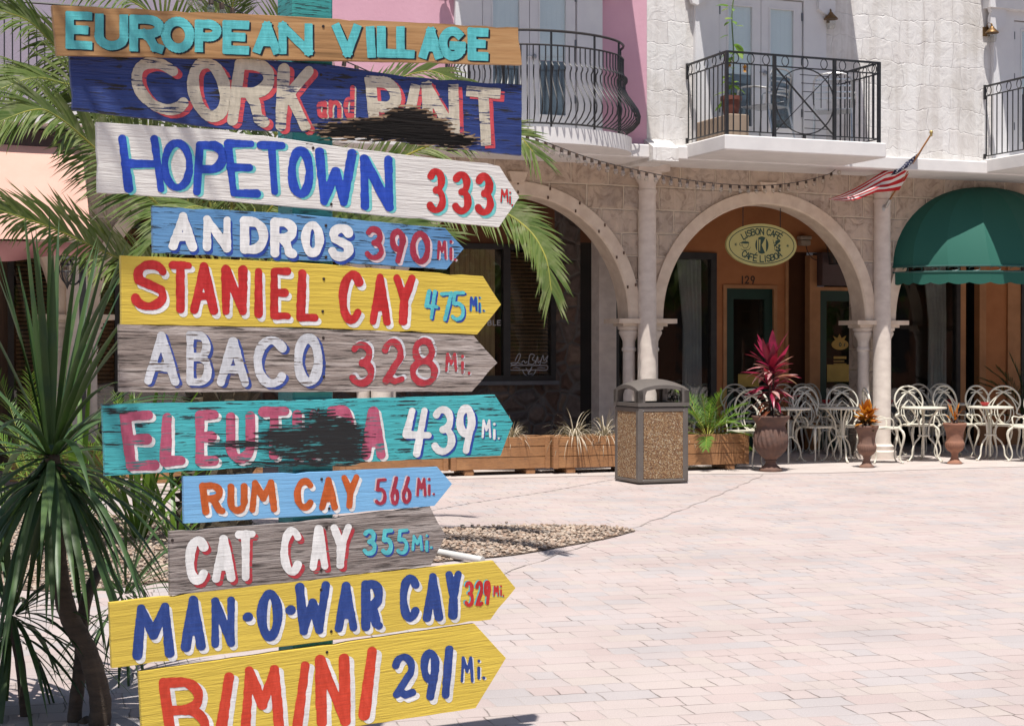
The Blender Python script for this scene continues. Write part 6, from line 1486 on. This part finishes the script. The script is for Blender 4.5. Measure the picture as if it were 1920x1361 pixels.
# sunflower and small things on the balcony
o = thing('sunflower_plant', 'tall thin sunflower with pale green leaves rising above the middle balcony', 'plant', L(.46, -1.35, 4.40)); rd = random.Random(4)
m = MB(); stem = spline([(0, 0, 0), (.03, 0, .5), (.01, 0, 1.0), (.06, 0, 1.4), (.09, 0, 1.75)], 6); m.tube(stem, .008, 6); m.build('stem', plain('green_stem', (0.10, 0.16, 0.04), 0.6), o)
m = MB()
for k in range(46):
    t = rd.random() ** 1.5; p = stem[min(len(stem) - 1, int(t * (len(stem) - 1)))]; a = k * 2.4; h = Vector((math.cos(a), math.sin(a), 0)); d = h * .9 + UPZ * rd.uniform(-.3, .6); l_ = rd.uniform(.08, .2) * (1.2 - .5 * t)
    blade(m, p + d * .06, d, l_, l_ * .55, 1.0, 4, 0, side=Vector((-h.y, h.x, 0)), fold=.2)
m.build('leaves', leafmat('sunflower_leaf', (0.14, 0.26, 0.05), (0.30, 0.40, 0.12), None, 0.45, 0.5), o, smooth='all', fix=False)
for (x, z) in ((-.02, .42), (.16, .36)):
    m = MB()
    for k in range(14): a = k * 2 * math.pi / 14; blade(m, Vector((x, -.03, z)), Vector((math.cos(a), -.4, math.sin(a))), .06, .022, .1, 3, 0)
    m.build('flower', plain('sunflower_petal', (0.65, 0.30, 0.02), 0.6), o, fix=False)
# dark plant inside the arcade at the right
o_ = thing('flower_pot', 'dark pot with shadowy palm inside the right arch', 'pot', L(6.75, 1.0, 0), FA); m = MB(); m.lathe([(.14, 0), (.2, .35), (.22, .35), (.22, .4), (.18, .4), (.17, .34), (0, .34)], (0, 0, 0), 20); m.build('pot_body', plain('pot_dark', (0.05, 0.035, 0.03), 0.7), o_, smooth=40)
feather(L(6.75, 1.0, .36), 18, 1.0, 'dark feathery potted palm in the shade of the right arch', 17, ll=.2, mats=[M_strap, M_strap], spread=(35, 85))
# tall shade palm whose crown hangs over the left of the signpost (crown above the picture)
sh = Vector((-3.25, 3.3, 0)); o = thing('palm_tree', 'tall slim palm left of the signpost whose crown is above the picture', 'palm tree', sh)
m = MB(); tc_ = spline([(0, 0, 0), (.05, .05, 2), (.2, .1, 4.6)], 8); m.tube(tc_, [.13 - .0025 * i for i in range(len(tc_))], 12); m.build('trunk', M_bark, o, smooth='all'); rd = random.Random(2)
top_ = Vector((.2, .1, 4.6))
for k in range(17):
    a = k * 2.39996; h = Vector((math.cos(a), math.sin(a), 0)); el = R(rd.uniform(5, 60)); d = h * math.cos(el) + UPZ * math.sin(el); c = [top_]
    for s in range(6): d = (d - UPZ * .14).normalized(); c.append(c[-1] + d * .34)
    frond(c, 60, .5, .03, .2, .5, .12, .014, 60, rd).build('frond', [M_frond, M_rach], o, fix=False)

# ------------------------------------------------------------ gravel bed
out = [ground_at(*p) for p in ((1192, 996), (1150, 989), (1050, 986), (900, 988), (700, 996), (480, 985), (330, 975), (120, 965), (-60, 985), (-60, 1080), (120, 1110), (330, 1090), (560, 1075), (760, 1060), (850, 1052), (960, 1042), (1060, 1025), (1140, 1010))]
poly = [(p.x, p.y) for p in spline(out + [out[0]], 6)]
m = MB(); m.add([(x, y, .006) for x, y in poly], [tuple(range(len(poly)))]); m.build('gravel_bed_soil', M_dirt)['kind'] = 'structure'
def inside(x, y):
    c = False; n = len(poly)
    for i in range(n):
        (xa, ya), (xb, yb) = poly[i], poly[(i + 1) % n]
        if (ya > y) != (yb > y) and x < (xb - xa) * (y - ya) / (yb - ya) + xa: c = not c
    return c
xs_ = [p[0] for p in poly]; ys_ = [p[1] for p in poly]; rd = random.Random(12); m = MB()
ph = (1 + 5 ** .5) / 2
ICO = [Vector(v).normalized() for v in ((-1, ph, 0), (1, ph, 0), (-1, -ph, 0), (1, -ph, 0), (0, -1, ph), (0, 1, ph), (0, -1, -ph), (0, 1, -ph), (ph, 0, -1), (ph, 0, 1), (-ph, 0, -1), (-ph, 0, 1))]
ICF = [(0, 11, 5), (0, 5, 1), (0, 1, 7), (0, 7, 10), (0, 10, 11), (1, 5, 9), (5, 11, 4), (11, 10, 2), (10, 7, 6), (7, 1, 8), (3, 9, 4), (3, 4, 2), (3, 2, 6), (3, 6, 8), (3, 8, 9), (4, 9, 5), (2, 4, 11), (6, 2, 10), (8, 6, 7), (9, 8, 1)]
cnt = 0
while cnt < 11500:
    x, y = rd.uniform(min(xs_), max(xs_)), rd.uniform(min(ys_), max(ys_))
    if not inside(x, y) and not (rd.random() < .012 and inside(x + rd.gauss(0, .12), y + rd.gauss(0, .12))): continue
    cnt += 1; s = rd.uniform(.009, .019); a, b_, c_ = s * rd.uniform(.8, 1.4), s * rd.uniform(.7, 1.1), s * rd.uniform(.45, .75); q = rd.uniform(0, 6.28); cq, sq = math.cos(q), math.sin(q)
    vv = []
    for v in ICO:
        k = rd.uniform(.85, 1.12); px_, py_, pz_ = v.x * a * k, v.y * b_ * k, v.z * c_ * k; vv.append((x + px_ * cq - py_ * sq, y + px_ * sq + py_ * cq, .008 + c_ * .6 + pz_ + rd.random() * .004))
    m.add(vv, ICF)
m.build('gravel', M_peb, fix=False)['kind'] = 'stuff'
pA, pB = ground_at(812, 1046), ground_at(905, 1058)
o = thing('plastic_pipe', 'white plastic pipe lying on the gravel edge below the grey board tip', 'pipe', pA); m = MB(); m.tube([Vector((-.4, .12, .045)), Vector((0, 0, .05)), pB - pA + Vector((0, 0, .03))], .024, 12); m.build('pipe_tube', plain('pvc_white', (0.62, 0.61, 0.58), 0.5), o, smooth=50)
# trees across the plaza, behind the viewer: the shop windows mirror them
M_tl = leafmat('plaza_tree_leaf', (0.08, 0.14, 0.03), (0.16, 0.20, 0.04), None, 0.35, 0.5)
for (x, y, h, r, lb, sd) in ((13.5, 11.0, 5.2, 2.4, 'broad green tree across the plaza opposite the cafe', 1), (19.0, 13.5, 6.5, 2.8, 'tall green tree at the far right end of the plaza', 2), (17.0, 4.5, 6.0, 2.6, 'rounded green tree across the plaza opposite the green awning', 3)):
    o = thing('plaza_tree', lb, 'tree', (x, y, 0)); rd = random.Random(sd); m = MB(); m.tube(spline([(0, 0, 0), (.1, 0, h * .3), (0, .1, h * .6)], 5), .16, 9); m.build('trunk', M_bark, o, smooth='all'); m = MB()
    cl_ = [Vector((rd.gauss(0, .5) * r, rd.gauss(0, .5) * r, h * .68 + rd.gauss(0, .33) * r)) for _ in range(26)]
    for k in range(2600):
        c = rd.choice(cl_); v = Vector((rd.gauss(0, 1), rd.gauss(0, 1), rd.gauss(0, 1))).normalized() * r * .3 * rd.random() ** .4; blade(m, c + v, v + UPZ * rd.uniform(-.5, .5), rd.uniform(.2, .34), .15, .3, 2)
    m.build('crown', M_tl, o, fix=False)

# buildings across the plaza, behind the viewer (mirrored in the glass)
o = thing('opposite_building', 'long ochre building closing the far side of the plaza opposite the arcade', 'building', (0, -24, 0)); m = MB(); m.box(-45, 50, -6, 0, 0, 8.5); m.build('wall', M_oran, o); m = MB(); m.prism([(-6.6, 8.5), (.6, 8.5), (-3, 10.4)], lambda y, z: (-46, y, z), lambda y, z: (51, y, z)); m.build('roof', plain('clay_roof', (0.25, 0.09, 0.05), .8), o)
for k in range(22):
    for z in (1.0, 5.0): m = MB(); m.box(-43 + k * 4.3, -41.4 + k * 4.3, .0, .05, z, z + 2.0); m.build('window', M_blackfr, o)

o = thing('opposite_building', 'tall terracotta building closing the right end of the plaza', 'building', (36, 0, 0), R(90)); m = MB(); m.box(-45, 22, -6, 0, 0, 9.5); m.build('wall', plain('side_wall', (0.20, 0.09, 0.05), .8), o); m = MB(); m.box(-45.5, 22.5, -6.5, .4, 9.5, 9.8); m.build('roof', plain('clay_roof', (0.25, 0.09, 0.05), .8), o)
for k in range(14):
    for z in (.6, 4.6): m = MB(); m.box(-43 + k * 4.5, -41 + k * 4.5, .0, .05, z, z + 2.4); m.build('window', M_blackfr, o)
bpy.context.view_layer.update()
